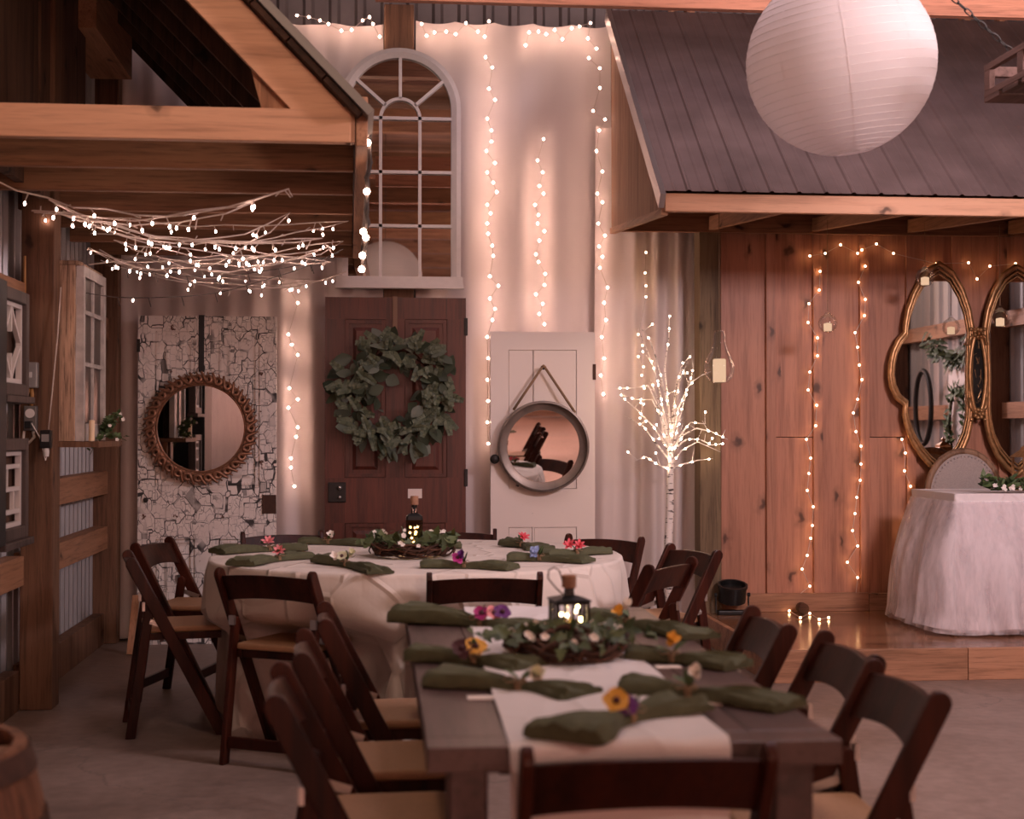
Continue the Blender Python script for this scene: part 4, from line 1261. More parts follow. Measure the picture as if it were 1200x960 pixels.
# ================================================================== CENTREPIECES
def wreath_base(label, ctr, R, seed, ivyh, nleaf, leafs, group='ivy table wreaths', arc=None, lsize=.05):
    rnd = random.Random(seed)
    t = thing('ivy_wreath', label, 'wreath', ctr, 0, group)
    mb = MB()
    for k in range(22):
        rr = R + rnd.uniform(-.03, .03); zz = .022 + rnd.uniform(-.010, .03); ph = rnd.uniform(0, 6)
        mb.tube([V(((rr+.014*sin(3*a_+ph))*cos(a_), (rr+.014*sin(3*a_+ph))*sin(a_), max(.006, zz+.012*sin(5*a_+ph)))) for a_ in [2*PI*i/40 for i in range(40)]], .0045, 5, True)
    for k in range(26):
        a_ = rnd.uniform(0, 2*PI); c_ = V((R*cos(a_), R*sin(a_), .026)); tt = V((-sin(a_), cos(a_), 0)); rr = V((cos(a_), sin(a_), 0))
        mb.tube([c_ + rr*(.042*cos(w)) + tt*(.02*w) + V((0, 0, .026*sin(w))) for w in [-.6+.5*i for i in range(8)]], .0035, 4)
    mb.build('twig_ring', M['twig'], t, smooth=True)
    lf = MB(); fw = MB()
    for k in range(nleaf):
        a_ = rnd.uniform(0, 2*PI)
        rr = R + rnd.gauss(0, .045)
        z_ = .045 + rnd.uniform(0, ivyh)*(1-min(1, abs(rr-R)/.12))
        p_ = V((rr*cos(a_), rr*sin(a_), z_))
        if rr < R-.035 or (sin(a_) < -.3 and rnd.random() < .35): continue
        out = V((cos(a_), sin(a_), 0))
        d = out*rnd.uniform(-.4, 1) + V((-sin(a_), cos(a_), 0))*rnd.uniform(-1, 1) + V((0, 0, rnd.uniform(-.5, .7)))
        L = lsize*rnd.uniform(.7, 1.25)
        dn = d.normalized()
        if p_.z + dn.z*L < .01: d.z = abs(d.z)
        leaf_shape(lf, p_, d, V((rnd.uniform(-.5, .5), -.7, .8)), L, L*rnd.uniform(.8, 1.0), leafs, rnd)
    for k in range(26):
        a_ = rnd.uniform(0, 2*PI)
        p_ = V(((R+.02)*cos(a_), (R+.02)*sin(a_), .05+rnd.uniform(0, ivyh)))
        fw = MB(); petals(fw, p_, 5, .011, .010, .3, rnd, V((0, -1, .6))); fw.build('white_flower', M['white'], t)
    lf.build('ivy_leaves', M['ivy'], t, smooth=True)
    return t
rc = G(483, 652, TZ0); rc.z = TZ0+.003
wreath_base('twig and ivy wreath round the bottle on the round table', rc, .150, 3, .055, 210, 'ivy', lsize=.052)
lc = G(663, 772, TZ0); lc.z = TZ0+.0075
wreath_base('twig and ivy wreath round the lantern on the long table', lc, .115, 8, .016, 250, 'ivy', lsize=.037)
# fairy-lit bottle on the round table
bp = G(485.5, 652, TZ0); bp.z = TZ0+.003
bt = thing('bottle', 'dark square bottle with cork and fairy lights on the round table', 'bottle', bp)
s_ = F/ (G(485.5, 652, TZ0).y)
hw1 = .035; hb = .185
def sq(mb, prof):
    vs = []; fs = []
    for w, z in prof:
        c4 = w*.78
        vs += [(-w, -c4, z), (-c4, -w, z), (c4, -w, z), (w, -c4, z), (w, c4, z), (c4, w, z), (-c4, w, z), (-w, c4, z)]
    for i in range(len(prof)-1):
        for k in range(8):
            l = (k+1) % 8; fs.append((8*i+k, 8*i+l, 8*i+8+l, 8*i+8+k))
    fs.append(tuple(range(8))[::-1]); fs.append(tuple(range(8*len(prof)-8, 8*len(prof))))
    return mb.add(vs, fs)
sq(MB(), [(.034, 0), (.037, .006), (.037, .165), (.034, .176), (.02, .186), (.013, .19), (.012, .215), (.0125, .228)]).build('glass', M['darkglass'], bt)
MB().lathe([(.0125, .226), (.018, .2275), (.0185, .262), (.0165, .266), (0, .266)], 14).build('cork', M['cork'], bt, smooth='auto')
mb = MB()
mb.lathe([(.0135, .186), (.0135, .226)], 12); mb.box((-.0365, -.030, .0), (.0365, .030, .007))
sq(mb, [(.0372, .160), (.0372, .168), (.0342, .178), (.0205, .188)])
mb.build('bottle_edges', M['blackmetal'], bt)
rnd = random.Random(5)
pts = [V((.020*cos(i*1.1)*rnd.uniform(.5, 1), .018*sin(i*1.1), .03+.105*i/28+rnd.uniform(-.008, .008))) for i in range(29)]
MB().tube(pts, .0011, 4).build('light_wire', M['gold'], bt)
for i in range(0, 29, 2): bulb(BULB_T2, pts[i], bt)
# lantern on the long table
lp = G(667, 760, TZ0); lp.z = TZ0+.009
ln = thing('lantern', 'small black lantern with cork stopper and ring handle on long table', 'lantern', lp, .12)
w = .040; h0, h1 = .0, .112
mb = MB()
for sx in (-1, 1):
    for sy in (-1, 1): mb.box((sx*w-.004, sy*w-.004, h0), (sx*w+.004, sy*w+.004, h1))
mb.box((-w-.008, -w-.008, 0), (w+.008, w+.008, .012)); mb.box((-w-.004, -w-.004, h1-.004), (w+.004, w+.004, h1+.004))
for s in (-1, 1): mb.box((-.003, s*w-.003, .012), (.003, s*w+.003, h1)); mb.box((s*w-.003, -.003, .012), (s*w+.003, .003, h1))
mb.build('frame', M['blackmetal'], ln)
MB().lathe([(.066, h1+.003), (.068, h1+.006), (.03, h1+.014), (.016, h1+.017), (.0145, h1+.033), (.018, h1+.035), (0, h1+.035)], 4, Matrix.Rotation(PI/4, 4, 'Z')).build('roof', M['blackmetal'], ln)
gp = MB()
for s in (-1, 1): gp.box((-w+.004, s*(w-.001)-.0008, .012), (w-.004, s*(w-.001)+.0008, h1-.004)); gp.box((s*(w-.001)-.0008, -w+.004, .012), (s*(w-.001)+.0008, w-.004, h1-.004))
gp.build('glass_panes', M['glass'], ln)
MB().lathe([(.017, h1+.035), (.019, h1+.036), (.019, h1+.066), (.016, h1+.068), (0, h1+.068)], 14).build('cork', M['cork'], ln, smooth='auto')
MB().tube([V((-.014, 0, h1+.016)), V((-.034, 0, h1+.034)), V((-.055, .002, h1+.060)), V((-.054, .003, h1+.080)), V((-.040, .003, h1+.088)), V((-.026, .002, h1+.080)), V((-.016, 0, h1+.050))], .0022, 6).build('handle', M['zinc'], ln, smooth=True)
rnd = random.Random(9)
lb = [V((rnd.uniform(-.03, .03), rnd.uniform(-.028, .028), rnd.uniform(.02, .11))) for _ in range(14)]
MB().tube(lb, .0009, 4).build('light_wire', M['gold'], ln)
for p in lb: bulb(BULB_T2, p, ln)

# ================================================================== PAPER LANTERNS
def lantern(label, ctr, R, cord_top, tilt=(0,0), seed=1):
    t = thing('paper_lantern', label, 'lantern', ctr)
    t.rotation_euler = (tilt[0], tilt[1], 0)
    nr = 30
    def fn(u, v):
        b = PI*(.055+.89*v); a = 2*PI*u
        rr = R*(1 - .0022*abs(sin(nr*PI*v)))
        wig = 1+.0012*sin(9*a+60*v)
        return V((rr*wig*sin(b)*cos(a), rr*wig*sin(b)*sin(a), R*.985*cos(b)))
    MB().grid(96, 180, fn, True).build('paper_shade', M['paper'], t, smooth=True)
    mb = MB()
    for k in range(1, nr):
        b = PI*(.055+.89*k/nr)
        mb.tube([V((R*1.001*sin(b)*cos(2*PI*i/48), R*1.001*sin(b)*sin(2*PI*i/48), R*.986*cos(b))) for i in range(48)], .0011, 4, True)
    mb.build('wire_ribs', M['whitepaint'], t)
    mb = MB()
    for k in range(9):
        a = 2*PI*k/9 + .25
        mb.grid(1, 40, lambda u, v: V((R*1.0025*sin(PI*(.06+.88*v))*cos(a+(u-.5)*.016/max(.2, sin(PI*(.06+.88*v)))), R*1.0025*sin(PI*(.06+.88*v))*sin(a+(u-.5)*.016/max(.2, sin(PI*(.06+.88*v)))), R*.988*cos(PI*(.06+.88*v)))))
    mb.build('paper_seams', M['paper'], t, smooth=True)
    MB().tube([V((0, 0, R*.97)), V((0, 0, cord_top-ctr.z))], .003, 6).build('hanging_cord', M['wire_dark'], t)
    return t
LD = 5.8
d = ray(985, 73.5); lctr = EYE + d*LD
lantern('large round white paper lantern hanging in front of the stage roof', lctr, 109.5/F*LD, ZC-.02, (math.radians(3), math.radians(-9)))
lantern('white paper lantern seen only in the arched mirror', V((.12, .3, 3.22)), .46, ZC-.02)

# ================================================================== STAGE: gold mirror, table, chair, tree, candles
YM = YW-.075
def mpt(x, y): q = FY(x, y, YM); return V((q.x, 0, q.z))
left = [(1101,309),(1091,315),(1080,327),(1071,344),(1064,364),(1061,382),(1061,390),(1053,399),(1047,412),(1044,426),(1043,440),(1045,453),(1051,466),(1061,474),(1060,486),(1063,500),(1069,516),(1078,531),(1090,545),(1102,555),
        (1114,546),(1125,532),(1133,514),(1137,496),(1138,478),(1137,440),(1138,405),(1139,385),(1135,362),(1127,339),(1116,320)]
gm = thing('ornate_mirror', 'ornate gold double mirror with lobed panels on the stage wall', 'mirror', (mpt(1143, 430).x, YM, mpt(1143, 430).z))
ob = V((mpt(1143, 430).x, 0, mpt(1143, 430).z))
L1 = [mpt(*p)-ob for p in left]
xm = mpt(1146, 430).x - ob.x
L2 = [V((2*xm-p.x+.005, 0, p.z - .01)) for p in L1]
def smooth_loop(L, n=3):
    out = []
    m = len(L)
    for i in range(m):
        p0, p1, p2, p3 = L[i-1], L[i], L[(i+1) % m], L[(i+2) % m]
        for k in range(n):
            t_ = k/n
            out.append(p1.lerp(p2, t_))
    return out
for nm, L in (('l', L1), ('r', L2)):
    fr = MB()
    P = smooth_loop(L, 2)
    cen = sum(P, V((0,0,0)))/len(P)
    fr.tube(P, .018, 8, True)
    P2 = [cen + (p-cen)*.945 + V((0, -.012, 0)) for p in P]; fr.tube(P2, .009, 6, True)
    P3 = [cen + (p-cen)*.905 + V((0, -.004, 0)) for p in P]; fr.tube(P3, .006, 6, True)
    fr.build('gold_frame', M['gold'], gm, smooth=True)
    poly = [(p.x, p.z) for p in L]
    MB().prism(poly, .004, .014, 'Y').build('mirror_glass', M['mirror'], gm)
# small dark oval between, with rosettes
oc = mpt(1144.5, 438)-ob; ow = .055; oh = .26
ol = [V((oc.x+ow*cos(2*PI*k/40)*(1-.15*abs(sin(2*PI*k/40))), -.02, oc.z+oh*sin(2*PI*k/40))) for k in range(40)]
fr = MB().tube(ol, .013, 8, True)
for zz in (oc.z+oh, oc.z-oh):
    for k in range(7):
        a_ = 2*PI*k/7; fr.ball((oc.x+.026*cos(a_), -.03, zz+.026*sin(a_)), .015, 8, 6)
    fr.ball((oc.x, -.038, zz), .014, 8, 6)
    for s in (-1, 1):
        fr.tube([V((oc.x+s*.02, -.02, zz)), V((oc.x+s*.05, -.022, zz*.86)), V((oc.x+s*.06, -.02, zz*.65))], .012, 6)
        fr.ball((oc.x+s*.045, -.02, zz*1.12), .014, 8, 6)
fr.build('rosette_frame', M['gold'], gm, smooth=True)
MB().prism([(p.x, p.z) for p in ol], -.012, -.002, 'Y').build('dark_glass', M['smokemirror'], gm)
# gold veins
rnd = random.Random(3); vb = MB()
for k in range(14):
    p = V((oc.x+rnd.uniform(-.025, .025), -.0135, oc.z+rnd.uniform(-.2, .2)))
    vb.tube([p, p+V((rnd.uniform(-.02, .02), 0, rnd.uniform(-.04, .04))), p+V((rnd.uniform(-.02, .02), 0, rnd.uniform(-.05, .05)))], .0013, 4)
vb.build('gold_veins', M['gold'], gm)

# sweetheart table
WX0, WX1, WY0, WY1, WZ = 3.27, 4.75, 7.78, 8.42, .962
sw = thing('sweetheart_table', 'white satin covered table on the stage', 'table', ((WX0+WX1)/2, (WY0+WY1)/2, SZ))
hx, hy, hz = (WX1-WX0)/2, (WY1-WY0)/2, WZ-SZ
MB().box((-hx, -hy, hz-.03), (hx, hy, hz-.006)).build('tabletop', M['riser'], sw)
for sx in (-1, 1):
    for sy in (-1, 1): MB().box((sx*(hx-.06)-.02, sy*(hy-.06)-.02, 0), (sx*(hx-.06)+.02, sy*(hy-.06)+.02, hz-.031)).build('leg', M['whitepaint'], sw)
def skirt_mesh(r0, r1, zt, zb, amp, seed, waves, bulge=0, open_=False):
    rnd = random.Random(seed); ph = [rnd.uniform(0, 6.3) for _ in range(8)]
    per = []
    n = 360
    P = 2*(2*hx+2*hy)
    def base(u):
        s = u*P
        if s < 2*hx: return V((-hx+s, -hy, 0)), V((0, -1, 0)), s
        s2 = s-2*hx
        if s2 < 2*hy: return V((hx, -hy+s2, 0)), V((1, 0, 0)), s
        s2 -= 2*hy
        if s2 < 2*hx: return V((hx-s2, hy, 0)), V((0, 1, 0)), s
        s2 -= 2*hx
        return V((-hx, hy-s2, 0)), V((-1, 0, 0)), s
    def fn(u, v):
        p, nn, s = base(u % 1)
        # round the corner normals
        p2, n2, _ = base((u+.012) % 1); p3, n3, _ = base((u-.012) % 1)
        nn = (nn+n2+n3).normalized()
        f = 0
        for i, p_ in enumerate(ph): f += sin(s*waves*(1+.37*i)+p_+v*2*sin(p_))/(1.5+i*.5)
        out = r0 + (r1-r0)*v + amp*f*(.15+.85*v) + bulge*sin(PI*min(1, v*1.1))
        z = zt+(zb-zt)*v + .006*f*v*v
        return p + nn*max(out, .004) + V((0, 0, z))
    return MB().grid(n, 34, fn, True)
tcl = thing('satin_tablecloth', 'smooth white satin cloth on the stage table', 'tablecloth', sw.location)
MB().box((-hx-.004, -hy-.004, hz-.005), (hx+.004, hy+.004, hz)).build('cloth_top', M['satin'], tcl)
skirt_mesh(.004, .03, hz-.002, .02, .006, 2, 9).build('cloth_drop', M['satin'], tcl, smooth=True)
tsk = thing('tulle_skirt', 'layered gathered white tulle skirt round the stage table', 'table skirt', sw.location)
skirt_mesh(.012, .10, hz-.05, .03, .014, 5, 34, .015).build('tulle_layer', M['tulle'], tsk, smooth=True)
skirt_mesh(.018, .15, hz-.045, .02, .024, 8, 22, .03).build('tulle_layer', M['tulle'], tsk, smooth=True)
skirt_mesh(.022, .165, hz-.04, .05, .030, 12, 13, .045).build('tulle_layer', M['tulle'], tsk, smooth=True)
# waistband
skirt_mesh(.010, .011, hz+.002, hz-.055, .0008, 3, 20).build('waistband', M['satin'], tsk, smooth=True)
# garland on the table
ga = G(1136, 578, WZ); 
gb = thing('greenery_garland', 'leafy green garland with white blossoms along the stage table', 'garland', (WX0+.25, WY0+.10, WZ))
rnd = random.Random(12)
lf = MB(); fw = MB(); st = MB()
st.tube([V((0, 0, .02)), V((.3, .01, .03)), V((.7, -.01, .03)), V((1.1, 0, .025))], .006, 6)
for k in range(420):
    x = rnd.uniform(-.05, 1.15); p = V((x, rnd.gauss(0, .03), .02+abs(rnd.gauss(0, .03))))
    d = V((rnd.uniform(-1, 1), rnd.uniform(-1, .5), rnd.uniform(-.2, .8)))
    L = rnd.uniform(.035, .065); leaf_shape(lf, p, d, V((rnd.uniform(-.4, .4), -.6, .8)), L, L*.62, 'oval' if k % 3 else 'ivy', rnd)
for k in range(34):
    fw = MB(); petals(fw, V((rnd.uniform(0, 1.1), -.055+rnd.uniform(-.02, .02), rnd.uniform(.02, .05))), 5, .014, .012, .35, rnd, V((0, -1, .4))); fw.build('white_blossom', M['white'], gb)
st.build('stem', M['stem'], gb); lf.build('leaves', M['greens'], gb, smooth=True)

# upholstered chair
uc = FY(1129, 560, 8.62)
uch = thing('upholstered_chair', 'oval-backed grey linen chair with nailhead trim behind stage table', 'chair', (uc.x, 8.56, SZ))
zt2 = FY(1129, 529, 8.65).z - SZ; wr_ = .235
ov = [(wr_*cos(2*PI*k/48), zt2-.27+.27*sin(2*PI*k/48)) for k in range(48)]
MB().tube([V((x, .06, z)) for x, z in ov], .022, 8, True).build('back_frame', M['oak'], uch, smooth=True)
def pad(u, v):
    a_, r_ = 2*PI*u, v
    return V((.222*r_*cos(a_), .045-.03*(1-r_**3), zt2-.27+.257*r_*sin(a_)))
MB().grid(48, 10, pad, True).build('back_cushion', M['linenchair'], uch, smooth=True)
mb = MB()
for k in range(56): mb.ball((.205*cos(2*PI*k/56), .034, zt2-.27+.238*sin(2*PI*k/56)), .0045, 6, 4)
mb.build('nailhead_trim', M['trimmetal'], uch)
MB().box((-.22, -.24, .36), (.22, .06, .43)).build('seat', M['linenchair'], uch, bevel=.025)
for sx in (-1, 1):
    MB().lathe([(.015, 0), (.022, .3), (.026, .36)], 10, Matrix.Translation((sx*.19, -.2, 0))).build('leg', M['oak'], uch)
    MB().beam((sx*.17, .06, 0), (sx*.15, .06, zt2-.48), .035, .035, (0, 1, 0)).build('leg', M['oak'], uch)
# lantern standing on the stage table, seen in the gold mirror
def big_lantern(loc):
    t = thing('candle_lantern', 'brass candle lantern on the stage table, seen in the gold mirror', 'lantern', loc)
    mb = MB(); w = .075
    for sx in (-1, 1):
        for sy in (-1, 1): mb.box((sx*w-.006, sy*w-.006, 0), (sx*w+.006, sy*w+.006, .2))
    mb.box((-w-.01, -w-.01, 0), (w+.01, w+.01, .015)); mb.build('frame', M['gold'], t)
    MB().lathe([(.13, .2), (.06, .245), (.055, .26), (.03, .275), (.012, .285), (.018, .30), (0, .315)], 4, Matrix.Rotation(PI/4, 4, 'Z')).build('roof', M['gold'], t)
    MB().lathe([(.03, .016), (.03, .11), (0, .11)], 16).build('candle', M['candle_lit'], t, smooth='auto')
big_lantern(V((3.92, 8.22, WZ)))

# birch tree with lights
tp = FY(784, 700, 8.72); tp.z = 0
bt_ = thing('birch_twig_tree', 'white artificial birch tree with lit twigs beside the stage post', 'tree', (tp.x, 8.72, 0))
TR = lambda x, y, dy=0: (lambda q: V((q.x-tp.x, dy, q.z)))(FY(x, y, 8.72))
MB().lathe([(.13, 0), (.13, .012), (.05, .02), (0, .02)], 20).build('base', M['whitepaint'], bt_)
MB().tube([V((0, 0, .018)), TR(783, 640), TR(785, 600), TR(785.5, 555), TR(786, 520)], [.03, .027, .025, .022, .014], 10).build('trunk', M['birch'], bt_, smooth=True)
br = MB(); spots = []
rnd = random.Random(31)
branches = [
 [(786,545),(775,505),(768,470),(757,445)], [(785,540),(768,520),(752,500),(738,492)], [(785,530),(765,500),(745,480),(733,470),(728,465)],
 [(786,530),(778,480),(770,440),(762,415),(750,385)], [(786,520),(784,470),(781,430),(787,395),(789,365)], [(786,520),(790,470),(796,440),(802,425)],
 [(786,535),(800,510),(815,502),(832,506),(850,515)], [(787,530),(805,515),(822,515),(838,522),(853,520)], [(786,545),(800,528),(820,518),(848,530)],
 [(786,540),(795,500),(803,475),(812,445),(818,430)], [(786,520),(795,480),(806,455),(813,447),(826,438)], [(785,550),(770,545),(755,535),(742,540)],
 [(786,530),(779,500),(772,478),(759,452),(742,455),(722,455)], [(785,525),(776,490),(766,468),(748,468),(730,462)], [(786,520),(788,480),(792,450),(797,430),(809,415)],
 [(786,515),(783,480),(776,455),(766,420),(758,400),(748,388)], [(787,530),(800,505),(808,495),(825,497)], [(786,550),(800,545),(820,540),(840,538)]]
for bi, b_ in enumerate(branches):
    dy = rnd.uniform(-.14, .12)
    P = [TR(x, y, dy*(i/(len(b_)-1))) for i, (x, y) in enumerate(b_)]
    br.tube(P, [.007*(1-.75*i/(len(P)-1)) for i in range(len(P))], 6)
    for i in range(1, len(P)):
        for k in range(2):
            f = (k+rnd.uniform(.3, .9))/2; q = P[i-1].lerp(P[i], f)
            spots.append(q)
            if rnd.random() < .35:
                tip = q + V((rnd.uniform(-.07, .07), rnd.uniform(-.05, .05), rnd.uniform(.0, .09))); br.tube([q, tip], [.003, .001], 4); spots.append(tip)
br.build('branches', M['birch'], bt_, smooth=True)
rnd.shuffle(spots)
kept = []
for p in spots:
    if all((p-q).length > .044 for q in kept): kept.append(p)
for p in kept[:84]: bulb(BULB_T, p+V((0, -.012, 0)), bt_)

# hanging candles
def globe(label, px, py, r, Y, top, kind='globe'):
    c = FY(px, py, Y)
    t = thing('hanging_candle_globe', label, 'candle holder', c)
    if kind == 'globe':
        MB().lathe([(r*sin(PI*k/24), -r*cos(PI*k/24)) for k in range(1, 22)] + [(r*.35, r*.97), (r*.2, r*1.12)], 28).build('glass_globe', M['glass'], t, smooth=True)
        MB().tube([V((.012*cos(2*PI*k/14), 0, r*1.2+.012*sin(2*PI*k/14))) for k in range(14)], .002, 5, True).build('loop', M['glass'], t)
        MB().lathe([(0, -r*.8), (r*.42, -r*.8), (r*.42, -.002), (0, .004)], 16).build('candle', M['candle_lit'], t, smooth='auto')
        zt_ = r*1.3
    else:
        prof = [(.012, -.155), (.05, -.152), (.075, -.125), (.088, -.085), (.086, -.045), (.07, .0), (.048, .045), (.037, .085), (.036, .13), (.028, .15), (.012, .156)]
        MB().lathe(prof, 32).build('glass_drop', M['glass'], t, smooth=True)
        MB().lathe([(0, -.15), (.036, -.15), (.038, -.148), (.038, -.02), (.034, -.014), (0, -.018)], 20).build('candle', M['candle_lit'], t, smooth='auto')
        zt_ = .156
    MB().tube([V((0, 0, zt_)), V((0, 0, top-c.z))], .0022, 5).build('hanging_cord', M['rope'], t)
    return t
soff = zh0+.02
globe('glass teardrop holder with pillar candle hanging at the stage corner post', 843, 418, .09, 8.2, soff, 'drop')
globe('small glass candle globe hanging before the stage board wall', 970, 379, .058, 8.4, soff)
globe('small glass candle globe at the top edge of the gold mirror', 1084, 325, .058, 8.45, soff)
globe('small glass candle globe before the second gold mirror panel', 1172, 373, .06, 8.5, soff)
# par light on the stage
q = G(859, 721, SZ)
pl_ = thing('stage_par_light', 'black stage par light in a yoke on the platform corner', 'stage light', (q.x, q.y+.02, SZ))
ww = .092
MB().lathe([(0, -.05), (.07, -.05), (.085, -.04), (.088, .05), (.094, .052), (.094, .07), (.08, .07), (.078, .04), (0, .035)], 32, Matrix.Translation((0, 0, .125)) @ Matrix.Rotation(.25, 4, 'X')).build('lamp_body', M['blackmetal'], pl_, smooth='auto')
MB().box((-.095, -.03, 0), (.095, .03, .028)).build('base_box', M['blackmetal'], pl_, bevel=.006)
for s in (-1, 1):
    MB().beam((s*.103, 0, .012), (s*.106, .005, .125), .005, .024, (0, 1, 0)).build('yoke_arm', M['blackmetal'], pl_)
    MB().lathe([(0, 0), (.013, 0), (.013, .016), (0, .018)], 10, Matrix.Translation((s*.098, 0, .125)) @ Matrix.Rotation(s*PI/2, 4, 'Y')).build('knob', M['blackmetal'], pl_)
# plug of wood on the stage floor by the wall
q = G(939, 719, SZ)
tag(MB().lathe([(0, 0), (.034, 0), (.036, .04), (.033, .07), (0, .07)], 14, Matrix.Translation((q.x, YW-.14, q.z+.036)) @ Matrix.Rotation(PI/2, 4, 'X')).build('wood_slice', M['twig'], smooth='auto'), 'small round wood slice against the stage baseboard', 'wood slice')

# ================================================================== PALLET CHANDELIER
PY_ = 5.6
pc = FY(1153, 96, PY_)
Hp = FY(1153, 77, PY_).z - FY(1153, 115, PY_).z
pal = thing('pallet_fixture', 'hanging weathered pallet-wood frame on a chain by stage roof', 'hanging frame', pc, -PI/2)
Lp, Dp = 1.0, .34
h_ = Hp/2
for yy in (0, Dp-.026):
    for z0_ in (-h_, h_-.026): MB().box((0, yy, z0_), (Lp, yy+.026, z0_+.026)).build('rail', M['pallet'], pal, bevel=.002)
    for x in (0, .30, .62, .95): MB().box((x, yy+.001, -h_+.0265), (x+.05, yy+.025, h_-.0265)).build('upright', M['pallet'], pal, bevel=.002)
for k in range(6): MB().box((k*.17, 0, -h_-.020), (k*.17+.14, Dp, -h_-.0005)).build('bottom_slat', M['pallet'], pal, bevel=.002)
for xx in (0, .45, .95): MB().box((xx, .027, h_-.05), (xx+.03, Dp-.027, h_-.01)).build('cross_bar', M['pallet'], pal)
ch = MB()
c0 = V((.03, Dp/2, h_))
top = FY(1108, -10, 5.5) - pc
top = Matrix.Rotation(PI/2, 3, 'Z') @ top
n = 26
top = c0 + (top-c0)*2.2
for k in range(n):
    p = c0.lerp(top, (k+.5)/n); d = (top-c0).normalized(); s = d.cross(V((0,1,0))).normalized() if k % 2 else d.cross(V((1,0,0))).normalized()
    L = (top-c0).length/n*.62
    ch.tube([p + d*(L*cos(2*PI*i/10)) + s*(.010*sin(2*PI*i/10)) for i in range(10)], .0028, 5, True)
ch.build('chain', M['iron'], pal)

# ================================================================== LEFT WALL ITEMS
# old window on the side wall: rotted jamb board facing us, white six-pane sash facing the room
jx0, jx1 = FX(92, 400, -1.43), None
YWn = FX(93, 400, -1.43).y; YWf = FX(120, 400, -1.43).y
ztw, zbw = FY(93, 311, YWn).z, FY(93, 517, YWn).z
wn = thing('old_window', 'old white six-pane window in a rotted wooden box on left wall', 'window', (-1.43, YWn, zbw)); wn['kind'] = 'thing'
Hh = ztw-zbw; Ww = YWf-YWn
MB().box((-.155, -.02, 0), (-.02, .012, Hh)).build('jamb_board', M['rotted'], wn)
MB().box((-.2, -.03, -.03), (.10, Ww+.02, -.002)).build('sill', M['post'], wn)
MB().box((-.155, -.03, Hh+.001), (-.0, Ww, Hh+.02)).build('head_board', M['rotted'], wn)
mb = MB(); fw_ = .055
for (y0, y1, z0, z1) in ((0.013, fw_, 0, Hh), (Ww-fw_, Ww, 0, Hh), (fw_, Ww-fw_, 0, .085), (fw_, Ww-fw_, Hh-.05, Hh)): mb.box((-.018, y0, z0), (.018, y1, z1))
mb.box((-.012, Ww/2-.011, .085), (.012, Ww/2+.011, Hh-.05))
for f in (.36, .66): mb.box((-.012, fw_, .06+Hh*f), (.012, Ww-fw_, .06+Hh*f+.02))
mb.build('sash', M['oldwhite'], wn)
MB().box((-.002, fw_, .085), (.0, Ww-fw_, Hh-.05)).build('panes', plain('old dusty glass', (.05, .035, .03), .4), wn)
mb = MB().box((-.15, .013, 0), (-.145, Ww, Hh)); mb.build('back_board', M['darkplank'], wn)
# little candle and sprig on its sill
tag(MB().lathe([(0, 0), (.014, 0), (.014, .10), (0, .104)], 12).build('candle', M['candle'], smooth='auto', loc=(-1.405+.03, YWn+.03, zbw+.0)), 'thin ivory candle at the foot of the old window', 'candle')
sp = thing('greenery_sprig', 'green sprig with tiny white flowers on the old window sill', 'plant', (-1.40, YWn+.42, zbw+.0))
rnd = random.Random(44); lf = MB(); st = MB(); fl = MB()
for k in range(16):
    d = V((rnd.uniform(-.1, .8), rnd.uniform(-.9, .5), rnd.uniform(-.1, 1.1))).normalized(); L = rnd.uniform(.08, .16)
    st.tube([V((0, 0, .015)), d*L*.5+V((0, 0, .03)), d*L + V((0, 0, .0))], .002, 4)
    for i in range(10):
        q = d*L*(.25+.08*i) + V((0, 0, .02)); leaf_shape(lf, q, V((rnd.uniform(-1, 1), rnd.uniform(-1, 1), rnd.uniform(-.3, 1))), V((.5, -.6, .6)), .03, .018, 'oval', rnd)
    if k % 2:
        fl = MB(); petals(fl, d*L+V((0, -.005, .005)), 5, .011, .010, .3, rnd, V((.3, -1, .3))); fl.build('white_flower', M['white'], sp)
st.build('stems', M['stem'], sp); lf.build('leaves', M['greens'], sp)
struct(MB().box((-1.60, YWn-.01, .35), (-1.54, YWn+.04, zbw-.035)).build('trim_60', M['lumberZ']))
# electrical boxes on the near post
yp = near.y
def onpost(px, py): q = FY(px, py, yp); return q
q0, q1 = onpost(30, 455), onpost(46, 425)
eb = thing('conduit_box', 'grey metal switch box with short orange conduit on the left post', 'electrical box', ((q0.x+q1.x)/2, yp, q0.z))
w2 = (q1.x-q0.x)/2; h2 = q1.z-q0.z
MB().box((-w2, -.045, 0), (w2, 0, h2)).build('box', M['greybox'], eb, bevel=.005)
MB().box((-.008, -.052, h2*.4), (.008, -.045, h2*.62)).build('switch_lever', M['whitepaint'], eb)
q2 = onpost(38, 476)
MB().tube([V((.0, -.02, 0)), V((.004, -.02, -.03)), V((.0, -.02, q2.z-q0.z+.0))], .009, 8).tube([V((-.01, -.02, 0)), V((-.02, -.025, -.04)), V((-.045, -.025, -.05)), V((-.06, -.015, -.03))], .008, 8).build('conduit', M['conduit'], eb, smooth=True)
q3, q4 = onpost(30, 505), onpost(45, 475)
ob_ = thing('outlet_box', 'dark outlet box with black plug and white cable on left post', 'electrical box', ((q3.x+q4.x)/2, yp, q3.z))
w3 = (q4.x-q3.x)/2; h3 = q4.z-q3.z
MB().box((-w3, -.04, 0), (w3, 0, h3-.004)).build('box', plain('grey outlet box', (.16, .145, .135), .5, .3), ob_, bevel=.004)
MB().lathe([(0, 0), (.022, 0), (.022, .004), (0, .005)], 16, Matrix.Translation((0, -.0405, h3*.68)) @ Matrix.Rotation(PI/2, 4, 'X')).build('socket', M['whitepaint'], ob_)
